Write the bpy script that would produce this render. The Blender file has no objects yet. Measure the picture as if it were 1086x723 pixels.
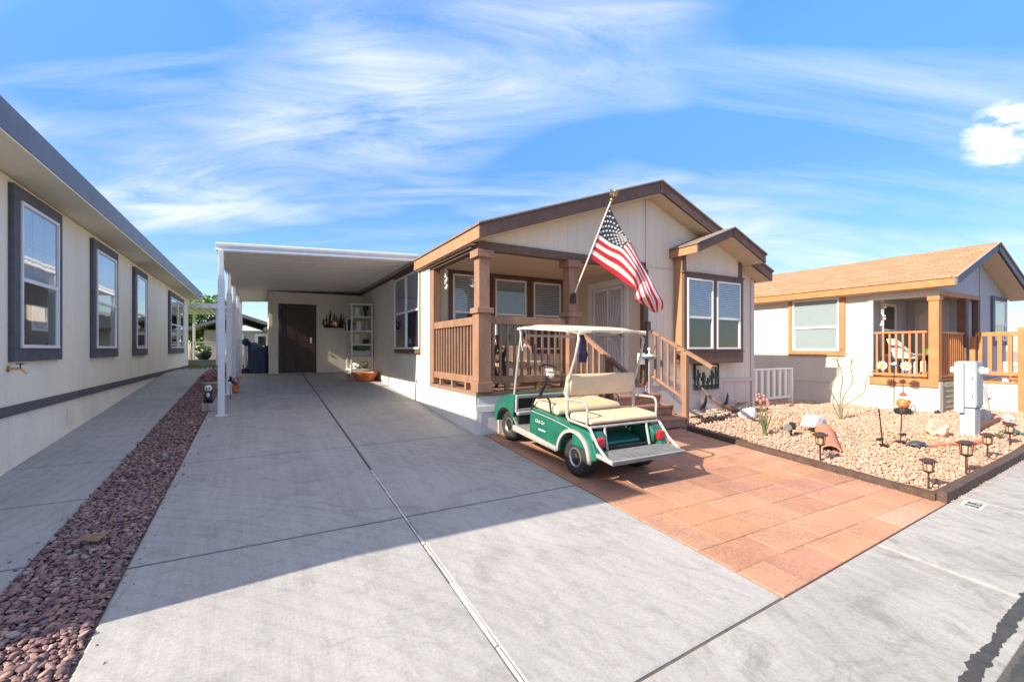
import bpy, bmesh, math, random
import numpy as np
from mathutils import Vector, Matrix, noise
random.seed(7); rng = np.random.default_rng(7)
SC = bpy.context.scene
COL = SC.collection
rad = math.radians

# ------------------------------------------------------------------ ground height
def sm(t):
    t = min(1.0, max(0.0, t)); return t*t*(3-2*t)
def G(x, y):
    g = .07*min(max(y, .9), 16)
    t = sm((x-9.8)/3.2)
    return g*(1-t)+.35*t

# ------------------------------------------------------------------ materials
M = {}
def newmat(name):
    m = bpy.data.materials.new(name); m.use_nodes = True
    nt = m.node_tree; b = nt.nodes['Principled BSDF']
    M[name] = m
    return m, nt, b
def nd(nt, t, **kw):
    n = nt.nodes.new(t)
    for k, v in kw.items(): setattr(n, k, v)
    return n
def ramp(nt, stops):
    r = nd(nt, 'ShaderNodeValToRGB'); e = r.color_ramp.elements
    while len(e) < len(stops): e.new(.5)
    for el, (p, c) in zip(e, stops):
        el.position = p; el.color = (*c, 1)
    return r
def mat(name, col, rough=.6, metal=0, var=.12, scale=6, bump=.15, bscale=90, stretch=(1, 1, 1), island=0, spec=.5, coat=0):
    m, nt, b = newmat(name)
    L = nt.links.new
    tc = nd(nt, 'ShaderNodeNewGeometry'); mp = nd(nt, 'ShaderNodeMapping')
    mp.inputs['Scale'].default_value = stretch
    L(tc.outputs['Position'], mp.inputs['Vector'])
    n1 = nd(nt, 'ShaderNodeTexNoise'); n1.inputs['Scale'].default_value = scale; n1.inputs['Detail'].default_value = 6; n1.inputs['Roughness'].default_value = .65
    L(mp.outputs[0], n1.inputs['Vector'])
    lo = [max(0, c*(1-var)) for c in col]; hi = [min(1, c*(1+var)) for c in col]
    r = ramp(nt, [(.3, lo), (.7, hi)]); L(n1.outputs[0], r.inputs[0])
    out = r.outputs[0]
    if island:
        hs = nd(nt, 'ShaderNodeHueSaturation'); mr = nd(nt, 'ShaderNodeMapRange')
        mr.inputs[3].default_value = 1-island; mr.inputs[4].default_value = 1+island
        L(tc.outputs['Random Per Island'], mr.inputs[0]); L(mr.outputs[0], hs.inputs['Value']); L(out, hs.inputs['Color']); out = hs.outputs[0]
    L(out, b.inputs['Base Color'])
    b.inputs['Roughness'].default_value = rough; b.inputs['Metallic'].default_value = metal
    b.inputs['Specular IOR Level'].default_value = spec
    if coat: b.inputs['Coat Weight'].default_value = coat; b.inputs['Coat Roughness'].default_value = .08
    if bump:
        n2 = nd(nt, 'ShaderNodeTexNoise'); n2.inputs['Scale'].default_value = bscale; n2.inputs['Detail'].default_value = 4
        L(mp.outputs[0], n2.inputs['Vector'])
        bp = nd(nt, 'ShaderNodeBump'); bp.inputs['Strength'].default_value = bump; bp.inputs['Distance'].default_value = .01
        L(n2.outputs[0], bp.inputs['Height']); L(bp.outputs[0], b.inputs['Normal'])
    return m
mat('cream', (.86, .80, .655), .75, var=.07, scale=1.5, stretch=(1, 1, .25))
mat('cream_skirt', (.86, .81, .69), .75, var=.08, scale=2)
mat('slate_trim', (.10, .10, .115), .7, var=.2, scale=7, bump=.3)
mat('slate_fascia', (.13, .155, .19), .55, var=.18, scale=3)
mat('soffit_cream', (.80, .74, .56), .8, var=.05)
mat('beige', (.73, .645, .52), .78, var=.07, scale=1.6, stretch=(1, 1, .3))
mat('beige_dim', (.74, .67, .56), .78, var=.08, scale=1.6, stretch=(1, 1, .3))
mat('porch_beige', (.70, .62, .48), .8, var=.06, scale=1.5)
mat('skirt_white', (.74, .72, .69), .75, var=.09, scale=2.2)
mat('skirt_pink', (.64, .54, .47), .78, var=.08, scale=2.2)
mat('brown_dark', (.14, .08, .057), .65, var=.22, scale=6, bump=.3)  # dark trim brown; on the rakes and bay front it stands for shade
mat('brown_wood', (.30, .165, .105), .62, var=.2, scale=7, bump=.3, stretch=(1, 1, .4))
mat('brown_sunlit', (.40, .21, .11), .6, var=.14, scale=4, bump=.2)  # trim brown with sunlight put into the colour, for fascias and cheek facing the sun
mat('orange_wood', (.44, .19, .075), .6, var=.2, scale=6, bump=.25, stretch=(1, 1, .5))
mat('deck_wood', (.30, .17, .12), .65, var=.2, scale=8, bump=.3)
mat('step_wood', (.36, .19, .125), .62, var=.25, scale=5, bump=.3)
mat('soffit_tan', (.62, .50, .36), .8, var=.06)
mat('white_vinyl', (.80, .80, .78), .4, var=.04, scale=3, bump=.04)
mat('white_metal', (.78, .79, .80), .35, var=.06, scale=5, bump=.05)
mat('carport_ceiling', (.80, .765, .71), .5, var=.06, scale=.9, bump=.04)
mat('white_shelf', (.70, .69, .66), .5, var=.06)
mat('blind', (.72, .71, .66), .6, var=.04, bump=0)
mat('shade_cloth', (.44, .455, .40), .8, var=.05, scale=3, bump=.1)
mat('dark_room', (.025, .025, .027), .8, var=.2, bump=0)
mat('screen', (.055, .055, .058), .7, var=.15, scale=3, bump=.2, bscale=500)
mat('dark_door', (.05, .022, .015), .5, var=.25, scale=9, stretch=(2, 2, .4))
mat('steel', (.6, .58, .55), .3, metal=1, var=.1)
mat('brass', (.62, .42, .16), .35, metal=1, var=.15)
mat('neighbor_wall', (.61, .56, .485), .78, var=.05, scale=1.5, stretch=(1, 1, .3))
mat('neighbor_front_shaded', (.42, .43, .46), .78, var=.07, scale=1.5)  # blue grey stands for shade on the walls turned from the sun
mat('neighbor_blue', (.11, .125, .17), .6, var=.15, scale=4)
mat('olive_lap', (.30, .285, .20), .7, var=.12, scale=4)
mat('black_plastic', (.018, .018, .018), .5, var=.2, bump=.1)
mat('black_metal', (.022, .02, .02), .45, var=.25)
mat('bronze', (.085, .05, .038), .5, metal=.4, var=.25, scale=20)
mat('lamp_lens', (.40, .30, .21), .3, var=.15, scale=20, bump=.1)
mat('rubber', (.028, .027, .026), .8, var=.25, scale=14, bump=.4)
mat('cart_green', (.012, .125, .082), .32, var=.25, scale=5, bump=.05, bscale=9, coat=.5)
mat('cart_grey', (.33, .33, .33), .5, var=.12, scale=9, bump=.15)
mat('cart_tube', (.50, .475, .44), .42, var=.22, scale=14, bump=.1, metal=.35)
mat('cart_cream', (.68, .52, .335), .55, var=.08, scale=4, bump=.15, bscale=200)
mat('canopy_cream', (.70, .58, .42), .5, var=.12, scale=3, bump=.05)
mat('tread_grey', (.19, .188, .185), .55, var=.25, scale=9, bump=.3)
mat('hubcap', (.55, .54, .53), .3, metal=.9, var=.1)
mat('tail_red', (.55, .012, .015), .25, var=.15, scale=20, bump=.1, coat=.5)
mat('flag_red', (.60, .022, .045), .75, var=.12, scale=9, bump=.2, bscale=300)
mat('flag_white', (.80, .77, .74), .8, var=.06, scale=9, bump=.2, bscale=300)
mat('flag_blue', (.022, .04, .085), .8, var=.2, scale=12, bump=.2, bscale=300)
mat('purple_cloth', (.035, .022, .06), .85, var=.3, scale=20, bump=.4, bscale=80)
mat('navy_cover', (.022, .038, .085), .5, var=.3, scale=5, bump=.6, bscale=14)
mat('orange_clay', (.62, .18, .05), .5, var=.15)
mat('green_plastic', (.08, .26, .03), .6, var=.35, scale=14)
mat('grey_plastic', (.50, .50, .51), .5, var=.1)
mat('white_paint', (.78, .77, .74), .5, var=.08, scale=9)
mat('pedestal_grey', (.40, .425, .45), .45, var=.08, scale=4)
mat('pedestal_shade', (.34, .365, .40), .45, var=.08, scale=4)  # darker copy of the pedestal grey: shade painted on its front face
mat('driftwood', (.42, .38, .35), .85, var=.35, scale=9, bump=.8, bscale=40, stretch=(1, 1, .25))
mat('branch_brown', (.20, .13, .09), .85, var=.35, scale=9, bump=.6)
mat('red_tile', (.50, .20, .115), .8, var=.2, scale=8, bump=.4)
mat('rock_pink', (.58, .33, .26), .85, var=.3, scale=7, bump=.9, bscale=25)
mat('rock_white', (.62, .58, .55), .85, var=.2, scale=9, bump=.8, bscale=25)
mat('flagstone', (.52, .40, .29), .85, var=.22, scale=6, bump=.6, island=.2)
mat('edging', (.085, .052, .04), .8, var=.4, scale=12, bump=.7, bscale=50)
mat('stem_green', (.13, .15, .07), .8, var=.3, scale=20)
mat('stem_olive', (.20, .19, .10), .85, var=.35, scale=25)
mat('bloom_pink', (.50, .21, .16), .7, var=.3, scale=30)
mat('petal_pink', (.50, .20, .27), .7, var=.4, scale=20)
mat('leaf', (.085, .15, .03), .65, var=.35, scale=3, island=.45)
mat('leaf_bright', (.15, .25, .035), .6, var=.3, scale=1.5, island=.45)
mat('leaf_dark', (.025, .05, .025), .7, var=.3, scale=3, island=.4)
mat('bark', (.14, .10, .07), .9, var=.3, scale=9, bump=.8)
mat('yellow_paint', (.52, .38, .12), .6, var=.2, scale=30)
mat('blue_glass', (.28, .50, .62), .15, var=.15)
mat('art_sky', (.72, .64, .45), .6, var=.25, scale=4)
mat('art_cactus', (.045, .07, .05), .6, var=.3, scale=9)
mat('rust_metal', (.07, .03, .018), .6, metal=.5, var=.4, scale=15)
mat('far_wall', (.45, .40, .35), .8, var=.08)
mat('far_roof', (.20, .19, .185), .9, var=.15, scale=2)
mat('tan_leaf', (.25, .17, .085), .8, var=.3, scale=20)
mat('joint_caulk', (.58, .55, .50), .8, var=.25, scale=8, bump=.5)
mat('joint_dark', (.11, .09, .072), .95, var=.5, scale=12, bump=.6)
mat('red_cap', (.55, .06, .03), .7, var=.15)
mat('turtle_shell', (.045, .052, .055), .5, var=.5, scale=18, bump=.6, bscale=30)
mat('turtle_green', (.09, .13, .10), .5, var=.5, scale=22, bump=.6, bscale=30)
mat('digit_black', (.09, .09, .095), .7, var=.4, scale=60)

def concrete(name, base, tint, broom=1, seed=0, stain=.5):
    m, nt, b = newmat(name); L = nt.links.new
    g = nd(nt, 'ShaderNodeNewGeometry')
    def noi(scale, st=(1, 1, 1), det=6, rough=.6, dist=0, off=0, rot=0):
        mp = nd(nt, 'ShaderNodeMapping'); mp.inputs['Scale'].default_value = st; mp.inputs['Location'].default_value = (seed+off, seed*2+off, 0); mp.inputs['Rotation'].default_value = (0, 0, rot)
        L(g.outputs['Position'], mp.inputs[0])
        n = nd(nt, 'ShaderNodeTexNoise'); n.inputs['Scale'].default_value = scale; n.inputs['Detail'].default_value = det; n.inputs['Roughness'].default_value = rough; n.inputs['Distortion'].default_value = dist
        L(mp.outputs[0], n.inputs[0]); return n.outputs[0]
    big = noi(.7, dist=.6, det=5)
    r = ramp(nt, [(.32, tint), (.62, base)]); L(big, r.inputs[0])
    out = r.outputs[0]
    def mul(out, fac, lo, hi, amt):
        rr = ramp(nt, [(lo, (1-amt,)*3), (hi, (1, 1, 1))]); L(fac, rr.inputs[0])
        mx = nd(nt, 'ShaderNodeMix', data_type='RGBA', blend_type='MULTIPLY'); mx.inputs[0].default_value = 1
        L(out, mx.inputs[6]); L(rr.outputs[0], mx.inputs[7]); return mx.outputs[2]
    out = mul(out, noi(1.0, (1.5, 34, 1), 4, .7, .2, 3, rad(2)), .3, .6, .025*broom)      # broom strokes across
    out = mul(out, noi(1.0, (7, .45, 1), 8, .78, .9, 9), .36, .62, .15*broom)            # pale wipe marks along the drive
    out = mul(out, noi(2.3, (1, 1, 1), 8, .75, 1.2, 17), .36, .5, .28*stain)
    out = mul(out, noi(55, det=3, off=5), .3, .6, .16)
    # faint arcs left by turning tyres
    w = nd(nt, 'ShaderNodeTexWave', wave_type='RINGS', rings_direction='Z'); w.inputs['Scale'].default_value = 2.3; w.inputs['Distortion'].default_value = 3.5; w.inputs['Detail'].default_value = 3; w.inputs['Detail Scale'].default_value = .6
    mp = nd(nt, 'ShaderNodeMapping'); mp.inputs['Location'].default_value = (5.5+seed, 2-seed, 0); L(g.outputs['Position'], mp.inputs[0]); L(mp.outputs[0], w.inputs[0])
    gate = noi(.55, off=31)
    mm = nd(nt, 'ShaderNodeMath', operation='MULTIPLY'); L(w.outputs['Fac'], mm.inputs[0]); L(gate, mm.inputs[1])
    rr = ramp(nt, [(.34, (1, 1, 1)), (.5, (.94, .935, .93))]); L(mm.outputs[0], rr.inputs[0])
    mx = nd(nt, 'ShaderNodeMix', data_type='RGBA', blend_type='MULTIPLY'); mx.inputs[0].default_value = 1.0
    L(out, mx.inputs[6]); L(rr.outputs[0], mx.inputs[7]); out = mx.outputs[2]
    vo = nd(nt, 'ShaderNodeTexVoronoi', feature='F1'); vo.inputs['Scale'].default_value = 1.7; L(g.outputs['Position'], vo.inputs['Vector'])
    rv = ramp(nt, [(.012, (.55, .54, .52)), (.03, (1, 1, 1))]); L(vo.outputs['Distance'], rv.inputs[0])
    mx = nd(nt, 'ShaderNodeMix', data_type='RGBA', blend_type='MULTIPLY'); mx.inputs[0].default_value = .7; L(out, mx.inputs[6]); L(rv.outputs[0], mx.inputs[7]); out = mx.outputs[2]
    v2 = nd(nt, 'ShaderNodeTexVoronoi', feature='DISTANCE_TO_EDGE'); v2.inputs['Scale'].default_value = .42
    wp = nd(nt, 'ShaderNodeTexNoise'); wp.inputs['Scale'].default_value = 2.6; wp.inputs['Detail'].default_value = 5; L(g.outputs['Position'], wp.inputs[0])
    av = nd(nt, 'ShaderNodeMix', data_type='RGBA'); av.inputs[0].default_value = .12; L(g.outputs['Position'], av.inputs[6]); L(wp.outputs['Color'], av.inputs[7]); L(av.outputs[2], v2.inputs['Vector'])
    gt = ramp(nt, [(.56, (0, 0, 0)), (.66, (.5, .5, .5))]); L(noi(.8, off=41), gt.inputs[0])
    rc = ramp(nt, [(.0015, (.62, .60, .58)), (.004, (1, 1, 1))]); L(v2.outputs['Distance'], rc.inputs[0])
    mx = nd(nt, 'ShaderNodeMix', data_type='RGBA', blend_type='MULTIPLY'); L(gt.outputs[0], mx.inputs[0]); L(out, mx.inputs[6]); L(rc.outputs[0], mx.inputs[7]); out = mx.outputs[2]
    L(out, b.inputs['Base Color']); b.inputs['Roughness'].default_value = .85; b.inputs['Specular IOR Level'].default_value = .3
    bp = nd(nt, 'ShaderNodeBump'); bp.inputs['Strength'].default_value = .22; bp.inputs['Distance'].default_value = .004
    ad = nd(nt, 'ShaderNodeMath', operation='ADD'); L(noi(120, det=3), ad.inputs[0]); L(noi(1.0, (60, 4, 1), 3, .6, 0, 2), ad.inputs[1])
    L(ad.outputs[0], bp.inputs['Height']); L(bp.outputs[0], b.inputs['Normal'])
concrete('concrete_drive', (.43, .415, .40), (.385, .372, .36), 1, 0, .6)
concrete('concrete_walk', (.43, .425, .41), (.36, .355, .345), .5, 11, .5)
concrete('concrete_apron', (.44, .425, .40), (.345, .333, .315), 1.2, 23, 1.0)

def stone(name, stops, rough=.85, bump=.4):
    m, nt, b = newmat(name); L = nt.links.new
    g = nd(nt, 'ShaderNodeNewGeometry'); r = ramp(nt, stops); r.color_ramp.interpolation = 'LINEAR'
    L(g.outputs['Random Per Island'], r.inputs[0])
    n = nd(nt, 'ShaderNodeTexNoise'); n.inputs['Scale'].default_value = 45; n.inputs['Detail'].default_value = 4; L(g.outputs['Position'], n.inputs[0])
    rr = ramp(nt, [(.3, (.8, .8, .8)), (.7, (1.12, 1.12, 1.12))]); L(n.outputs[0], rr.inputs[0])
    mx = nd(nt, 'ShaderNodeMix', data_type='RGBA', blend_type='MULTIPLY'); mx.inputs[0].default_value = 1
    L(r.outputs[0], mx.inputs[6]); L(rr.outputs[0], mx.inputs[7]); L(mx.outputs[2], b.inputs['Base Color'])
    b.inputs['Roughness'].default_value = rough; b.inputs['Specular IOR Level'].default_value = .3
    bp = nd(nt, 'ShaderNodeBump'); bp.inputs['Strength'].default_value = bump; bp.inputs['Distance'].default_value = .01; L(n.outputs[0], bp.inputs['Height']); L(bp.outputs[0], b.inputs['Normal'])
stone('mauve_stone', [(0, (.155, .095, .10)), (.25, (.24, .14, .135)), (.5, (.31, .19, .165)), (.7, (.21, .145, .15)), (.85, (.38, .235, .18)), (1, (.37, .30, .28))])
stone('pink_stone', [(0, (.36, .205, .15)), (.2, (.48, .30, .22)), (.45, (.55, .375, .285)), (.62, (.46, .275, .205)), (.8, (.58, .44, .355)), (.93, (.50, .34, .19)), (1, (.38, .24, .18))])
stone('lawn_blade', [(0, (.06, .12, .02)), (.5, (.12, .2, .035)), (1, (.22, .26, .06))])
stone('paver', [(0, (.39, .20, .13)), (.25, (.45, .235, .145)), (.5, (.48, .265, .17)), (.75, (.43, .22, .15)), (.9, (.47, .24, .135)), (1, (.50, .315, .23))], .8, .35)
# large scale dirt over the pavers
def paver_dirt():
    nt = M['paver'].node_tree; L = nt.links.new; b = nt.nodes['Principled BSDF']
    src = b.inputs['Base Color'].links[0].from_socket
    g = nd(nt, 'ShaderNodeNewGeometry'); n = nd(nt, 'ShaderNodeTexNoise'); n.inputs['Scale'].default_value = 1.6; n.inputs['Detail'].default_value = 7; n.inputs['Roughness'].default_value = .7
    L(g.outputs['Position'], n.inputs[0])
    r = ramp(nt, [(.3, (.80, .80, .82)), (.5, (1, 1, 1)), (.72, (1.12, 1.14, 1.16))]); L(n.outputs[0], r.inputs[0])
    mx = nd(nt, 'ShaderNodeMix', data_type='RGBA', blend_type='MULTIPLY'); mx.inputs[0].default_value = 1
    L(src, mx.inputs[6]); L(r.outputs[0], mx.inputs[7]); L(mx.outputs[2], b.inputs['Base Color'])
paver_dirt()
mat('bed_base', (.50, .36, .26), .9, var=.35, scale=28, bump=1.0, bscale=35)
mat('mauve_base', (.11, .075, .075), .9, var=.4, scale=25, bump=1.0, bscale=30)
mat('earth', (.34, .27, .21), .95, var=.25, scale=2, bump=.6, bscale=20)
mat('asphalt', (.095, .09, .085), .9, var=.45, scale=60, bump=.8, bscale=160)
mat('tar', (.05, .048, .046), .75, var=.3, scale=20, bump=.3)
mat('lawn', (.10, .17, .035), .9, var=.35, scale=5, bump=.6, bscale=60)

def shingle(name, c1, c2, c3, ax='YX', slope=1.06):
    m, nt, b = newmat(name); L = nt.links.new
    g = nd(nt, 'ShaderNodeNewGeometry'); s = nd(nt, 'ShaderNodeSeparateXYZ'); cb = nd(nt, 'ShaderNodeCombineXYZ')
    L(g.outputs['Position'], s.inputs[0]); L(s.outputs[ax[0]], cb.inputs[0])
    mu = nd(nt, 'ShaderNodeMath', operation='MULTIPLY'); mu.inputs[1].default_value = slope; L(s.outputs[ax[1]], mu.inputs[0]); L(mu.outputs[0], cb.inputs[1])
    br = nd(nt, 'ShaderNodeTexBrick'); br.inputs['Scale'].default_value = 1; br.inputs['Brick Width'].default_value = .3; br.inputs['Row Height'].default_value = .14
    br.inputs['Mortar Size'].default_value = .008; br.inputs['Color1'].default_value = (*c1, 1); br.inputs['Color2'].default_value = (*c2, 1); br.inputs['Mortar'].default_value = (*[c*.4 for c in c1], 1); br.inputs['Bias'].default_value = 0
    L(cb.outputs[0], br.inputs['Vector'])
    n = nd(nt, 'ShaderNodeTexNoise'); n.inputs['Scale'].default_value = 3.5; n.inputs['Detail'].default_value = 8; n.inputs['Roughness'].default_value = .8; L(cb.outputs[0], n.inputs[0])
    mx = nd(nt, 'ShaderNodeMix', data_type='RGBA'); L(n.outputs[0], mx.inputs[0]); L(br.outputs[0], mx.inputs[6]); mx.inputs[7].default_value = (*c3, 1)
    L(mx.outputs[2], b.inputs['Base Color']); b.inputs['Roughness'].default_value = .9
    bp = nd(nt, 'ShaderNodeBump'); bp.inputs['Strength'].default_value = .6; bp.inputs['Distance'].default_value = .02; L(br.outputs['Fac'], bp.inputs['Height']); bp.invert = True; L(bp.outputs[0], b.inputs['Normal'])
shingle('shingle_gold', (.34, .20, .095), (.50, .32, .17), (.27, .165, .09))
shingle('shingle_brown', (.24, .17, .12), (.30, .22, .16), (.2, .15, .11))
shingle('shingle_slate', (.10, .10, .11), (.14, .14, .15), (.09, .09, .1))

def glass(name, tint=(.9, .95, 1), ior=1.5, boost=1.0):
    m, nt, b = newmat(name); L = nt.links.new
    nt.nodes.remove(b)
    out = nt.nodes['Material Output']; gl = nd(nt, 'ShaderNodeBsdfGlossy'); gl.inputs['Roughness'].default_value = .02
    tr = nd(nt, 'ShaderNodeBsdfTransparent'); tr.inputs[0].default_value = (*tint, 1)
    fr = nd(nt, 'ShaderNodeFresnel'); fr.inputs[0].default_value = ior
    mu = nd(nt, 'ShaderNodeMath', operation='MULTIPLY'); mu.inputs[1].default_value = boost; mu.use_clamp = True
    mx = nd(nt, 'ShaderNodeMixShader'); gg = nd(nt, 'ShaderNodeNewGeometry'); ib = nd(nt, 'ShaderNodeMath', operation='SUBTRACT'); ib.inputs[0].default_value = 1; L(gg.outputs['Backfacing'], ib.inputs[1]); m3 = nd(nt, 'ShaderNodeMath', operation='MULTIPLY'); L(fr.outputs[0], mu.inputs[0]); L(mu.outputs[0], m3.inputs[0]); L(ib.outputs[0], m3.inputs[1]); L(m3.outputs[0], mx.inputs[0]); L(tr.outputs[0], mx.inputs[1]); L(gl.outputs[0], mx.inputs[2]); L(mx.outputs[0], out.inputs[0])
    n = nd(nt, 'ShaderNodeTexNoise'); n.inputs['Scale'].default_value = 2.2; bp = nd(nt, 'ShaderNodeBump'); bp.inputs['Strength'].default_value = .03; bp.inputs['Distance'].default_value = .03
    g = nd(nt, 'ShaderNodeNewGeometry'); L(g.outputs['Position'], n.inputs[0]); L(n.outputs[0], bp.inputs['Height']); L(bp.outputs[0], gl.inputs['Normal'])
glass('glass', (.88, .92, .96), 1.6, 1.6)
glass('clear_plastic', (.93, .93, .9), 1.3, 1)

# ------------------------------------------------------------------ mesh builder
ORG = {}
def root_of(o):
    while o.parent: o = o.parent
    return o
class MB:
    def __init__(s): s.v = []; s.f = []
    def add(s, vs, fs):
        n = len(s.v); s.v += [tuple(v) for v in vs]; s.f += [tuple(i+n for i in f) for f in fs]; return s
    def hexa(s, p): return s.add(p, [(0, 1, 2, 3), (7, 6, 5, 4), (0, 4, 5, 1), (1, 5, 6, 2), (2, 6, 7, 3), (3, 7, 4, 0)])
    def box(s, x0, x1, y0, y1, z0, z1):
        return s.hexa([(x0, y0, z0), (x1, y0, z0), (x1, y1, z0), (x0, y1, z0), (x0, y0, z1), (x1, y0, z1), (x1, y1, z1), (x0, y1, z1)])
    def fbox(s, f, u0, u1, w0, w1, z0, z1):
        return s.hexa([f(u0, w0, z0), f(u1, w0, z0), f(u1, w1, z0), f(u0, w1, z0), f(u0, w0, z1), f(u1, w0, z1), f(u1, w1, z1), f(u0, w1, z1)])
    def prism(s, pts, off):
        n = len(pts); off = Vector(off); a = [Vector(p) for p in pts]
        return s.add(a+[p+off for p in a], [tuple(range(n)), tuple(range(2*n-1, n-1, -1))]+[(i, (i+1) % n, n+(i+1) % n, n+i) for i in range(n)])
    def bar(s, p, q, w, h, up=(0, 0, 1)):
        p, q = Vector(p), Vector(q); d = (q-p).normalized(); up = Vector(up)
        if abs(d.dot(up)) > .99: up = Vector((0, 1, 0))
        a = d.cross(up).normalized()*w/2; b = a.cross(d).normalized()*h/2
        return s.hexa([p-a-b, p+a-b, p+a+b, p-a+b, q-a-b, q+a-b, q+a+b, q-a+b])
    def tube(s, pts, r, n=8, cap=True):
        pts = [Vector(p) for p in pts]; R = r if isinstance(r, (list, tuple)) else [r]*len(pts)
        vs = []; fs = []; prev = None
        for i, p in enumerate(pts):
            d = (pts[min(i+1, len(pts)-1)]-pts[max(i-1, 0)]).normalized()
            if prev is None:
                a = d.cross(Vector((0, 0, 1)) if abs(d.z) < .9 else Vector((1, 0, 0))).normalized()
            else:
                a = (prev-d*prev.dot(d)).normalized()
            prev = a; b = d.cross(a)
            for k in range(n):
                t = 2*math.pi*k/n; vs.append(p+(a*math.cos(t)+b*math.sin(t))*R[i])
        for i in range(len(pts)-1):
            for k in range(n):
                fs.append((i*n+k, i*n+(k+1) % n, (i+1)*n+(k+1) % n, (i+1)*n+k))
        if cap: fs += [tuple(range(n-1, -1, -1)), tuple(range((len(pts)-1)*n, len(pts)*n))]
        return s.add(vs, fs)
    def lathe(s, prof, c=(0, 0, 0), axis='z', n=24, sx=1, sy=1):
        vs = []; fs = []; m = len(prof); c = Vector(c)
        for k in range(n):
            t = 2*math.pi*k/n; cs, sn = math.cos(t)*sx, math.sin(t)*sy
            for r, h in prof:
                v = (r*cs, r*sn, h) if axis == 'z' else ((h, r*cs, r*sn) if axis == 'x' else (r*cs, h, r*sn))
                vs.append(c+Vector(v))
        for k in range(n):
            for i in range(m-1):
                fs.append((k*m+i, ((k+1) % n)*m+i, ((k+1) % n)*m+i+1, k*m+i+1))
        return s.add(vs, fs)
    def blob(s, c, r, sub=2, amp=.15, fr=1.6, seed=0, flat=False):
        bm = bmesh.new(); bmesh.ops.create_icosphere(bm, subdivisions=sub, radius=1)
        vs = []
        for v in bm.verts:
            k = 1+amp*noise.noise(v.co*fr+Vector((seed*7.3, seed*3.1, seed)))*2
            vs.append((c[0]+v.co.x*k*r[0], c[1]+v.co.y*k*r[1], c[2]+v.co.z*k*r[2]))
        fs = [tuple(v.index for v in f.verts) for f in bm.faces]; bm.free()
        return s.add(vs, fs)
    def build(s, name, m, parent=None, world=True, smooth=False, bevel=0, seg=2, at=None, solid=0):
        me = bpy.data.meshes.new(name)
        off = Vector((0, 0, 0))
        if parent is not None and world: off = ORG[root_of(parent).name]
        if at is not None: off = Vector(at)
        me.from_pydata([tuple(Vector(v)-off) for v in s.v], [], s.f)
        bm = bmesh.new(); bm.from_mesh(me); bmesh.ops.recalc_face_normals(bm, faces=bm.faces)
        if bevel: pass
        bm.to_mesh(me); bm.free()
        me.materials.append(M[m] if isinstance(m, str) else m)
        if smooth:
            me.polygons.foreach_set('use_smooth', [True]*len(me.polygons))
            try: me.set_sharp_from_angle(angle=rad(42))
            except Exception: pass
        o = bpy.data.objects.new(name, me); COL.objects.link(o)
        if parent is not None: o.parent = parent
        if at is not None: o.location = off
        if parent is None: ORG[o.name] = off
        if bevel:
            b = o.modifiers.new('bevel', 'BEVEL'); b.width = bevel; b.segments = seg; b.limit_method = 'ANGLE'; b.angle_limit = rad(35); b.use_clamp_overlap = True
        return o
def tag(o, label=None, cat=None, group=None, kind=None):
    if label: o['label'] = label
    if cat: o['category'] = cat
    if group: o['group'] = group
    if kind: o['kind'] = kind
    return o
def thing(name, loc, label, cat, group=None, rot=None):
    o = bpy.data.objects.new(name, None); COL.objects.link(o); o.location = loc; o.empty_display_size = .2
    if rot: o.rotation_euler = rot
    ORG[o.name] = Vector(loc); return tag(o, label, cat, group)
def struct(o, label=None):
    o['kind'] = 'structure'; return o
def copy_tree(o, parent=None):
    c = o.copy(); COL.objects.link(c); c.parent = parent
    for ch in list(o.children): copy_tree(ch, c)
    if parent is None: ORG[c.name] = Vector(o.location)
    return c
def dup(o, loc, label, rot=None):
    c = copy_tree(o); c.location = loc; c['label'] = label
    if rot: c.rotation_euler = rot
    ORG[c.name] = Vector(loc)
    return c

# plane frames: u along the wall, w outwards, z up
def PX(X, s): return lambda u, w, z: (X+s*w, u, z)       # wall at X, facing s*X
def PY(Y, s): return lambda u, w, z: (u, Y+s*w, z)

def groove_wall(mb, f, u0, u1, z0, zt, step=.2, peaks=()):
    if not callable(zt): c = zt; zt = lambda u: c
    us = [(u0, 0)]
    u = u0+step*.5
    while u < u1-.02:
        us += [(u-.006, 0), (u-.0025, -.004), (u+.0025, -.004), (u+.006, 0)]; u += step
    us.append((u1, 0))
    for p in peaks: us.append((p, 0))
    us.sort()
    vs = []; fs = []
    for (u, w) in us:
        vs += [f(u, w, z0), f(u, w, zt(u))]
    for i in range(len(us)-1): fs.append((2*i, 2*i+2, 2*i+3, 2*i+1))
    mb.add(vs, fs)
    # solid wall body behind the siding
    return mb

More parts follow.
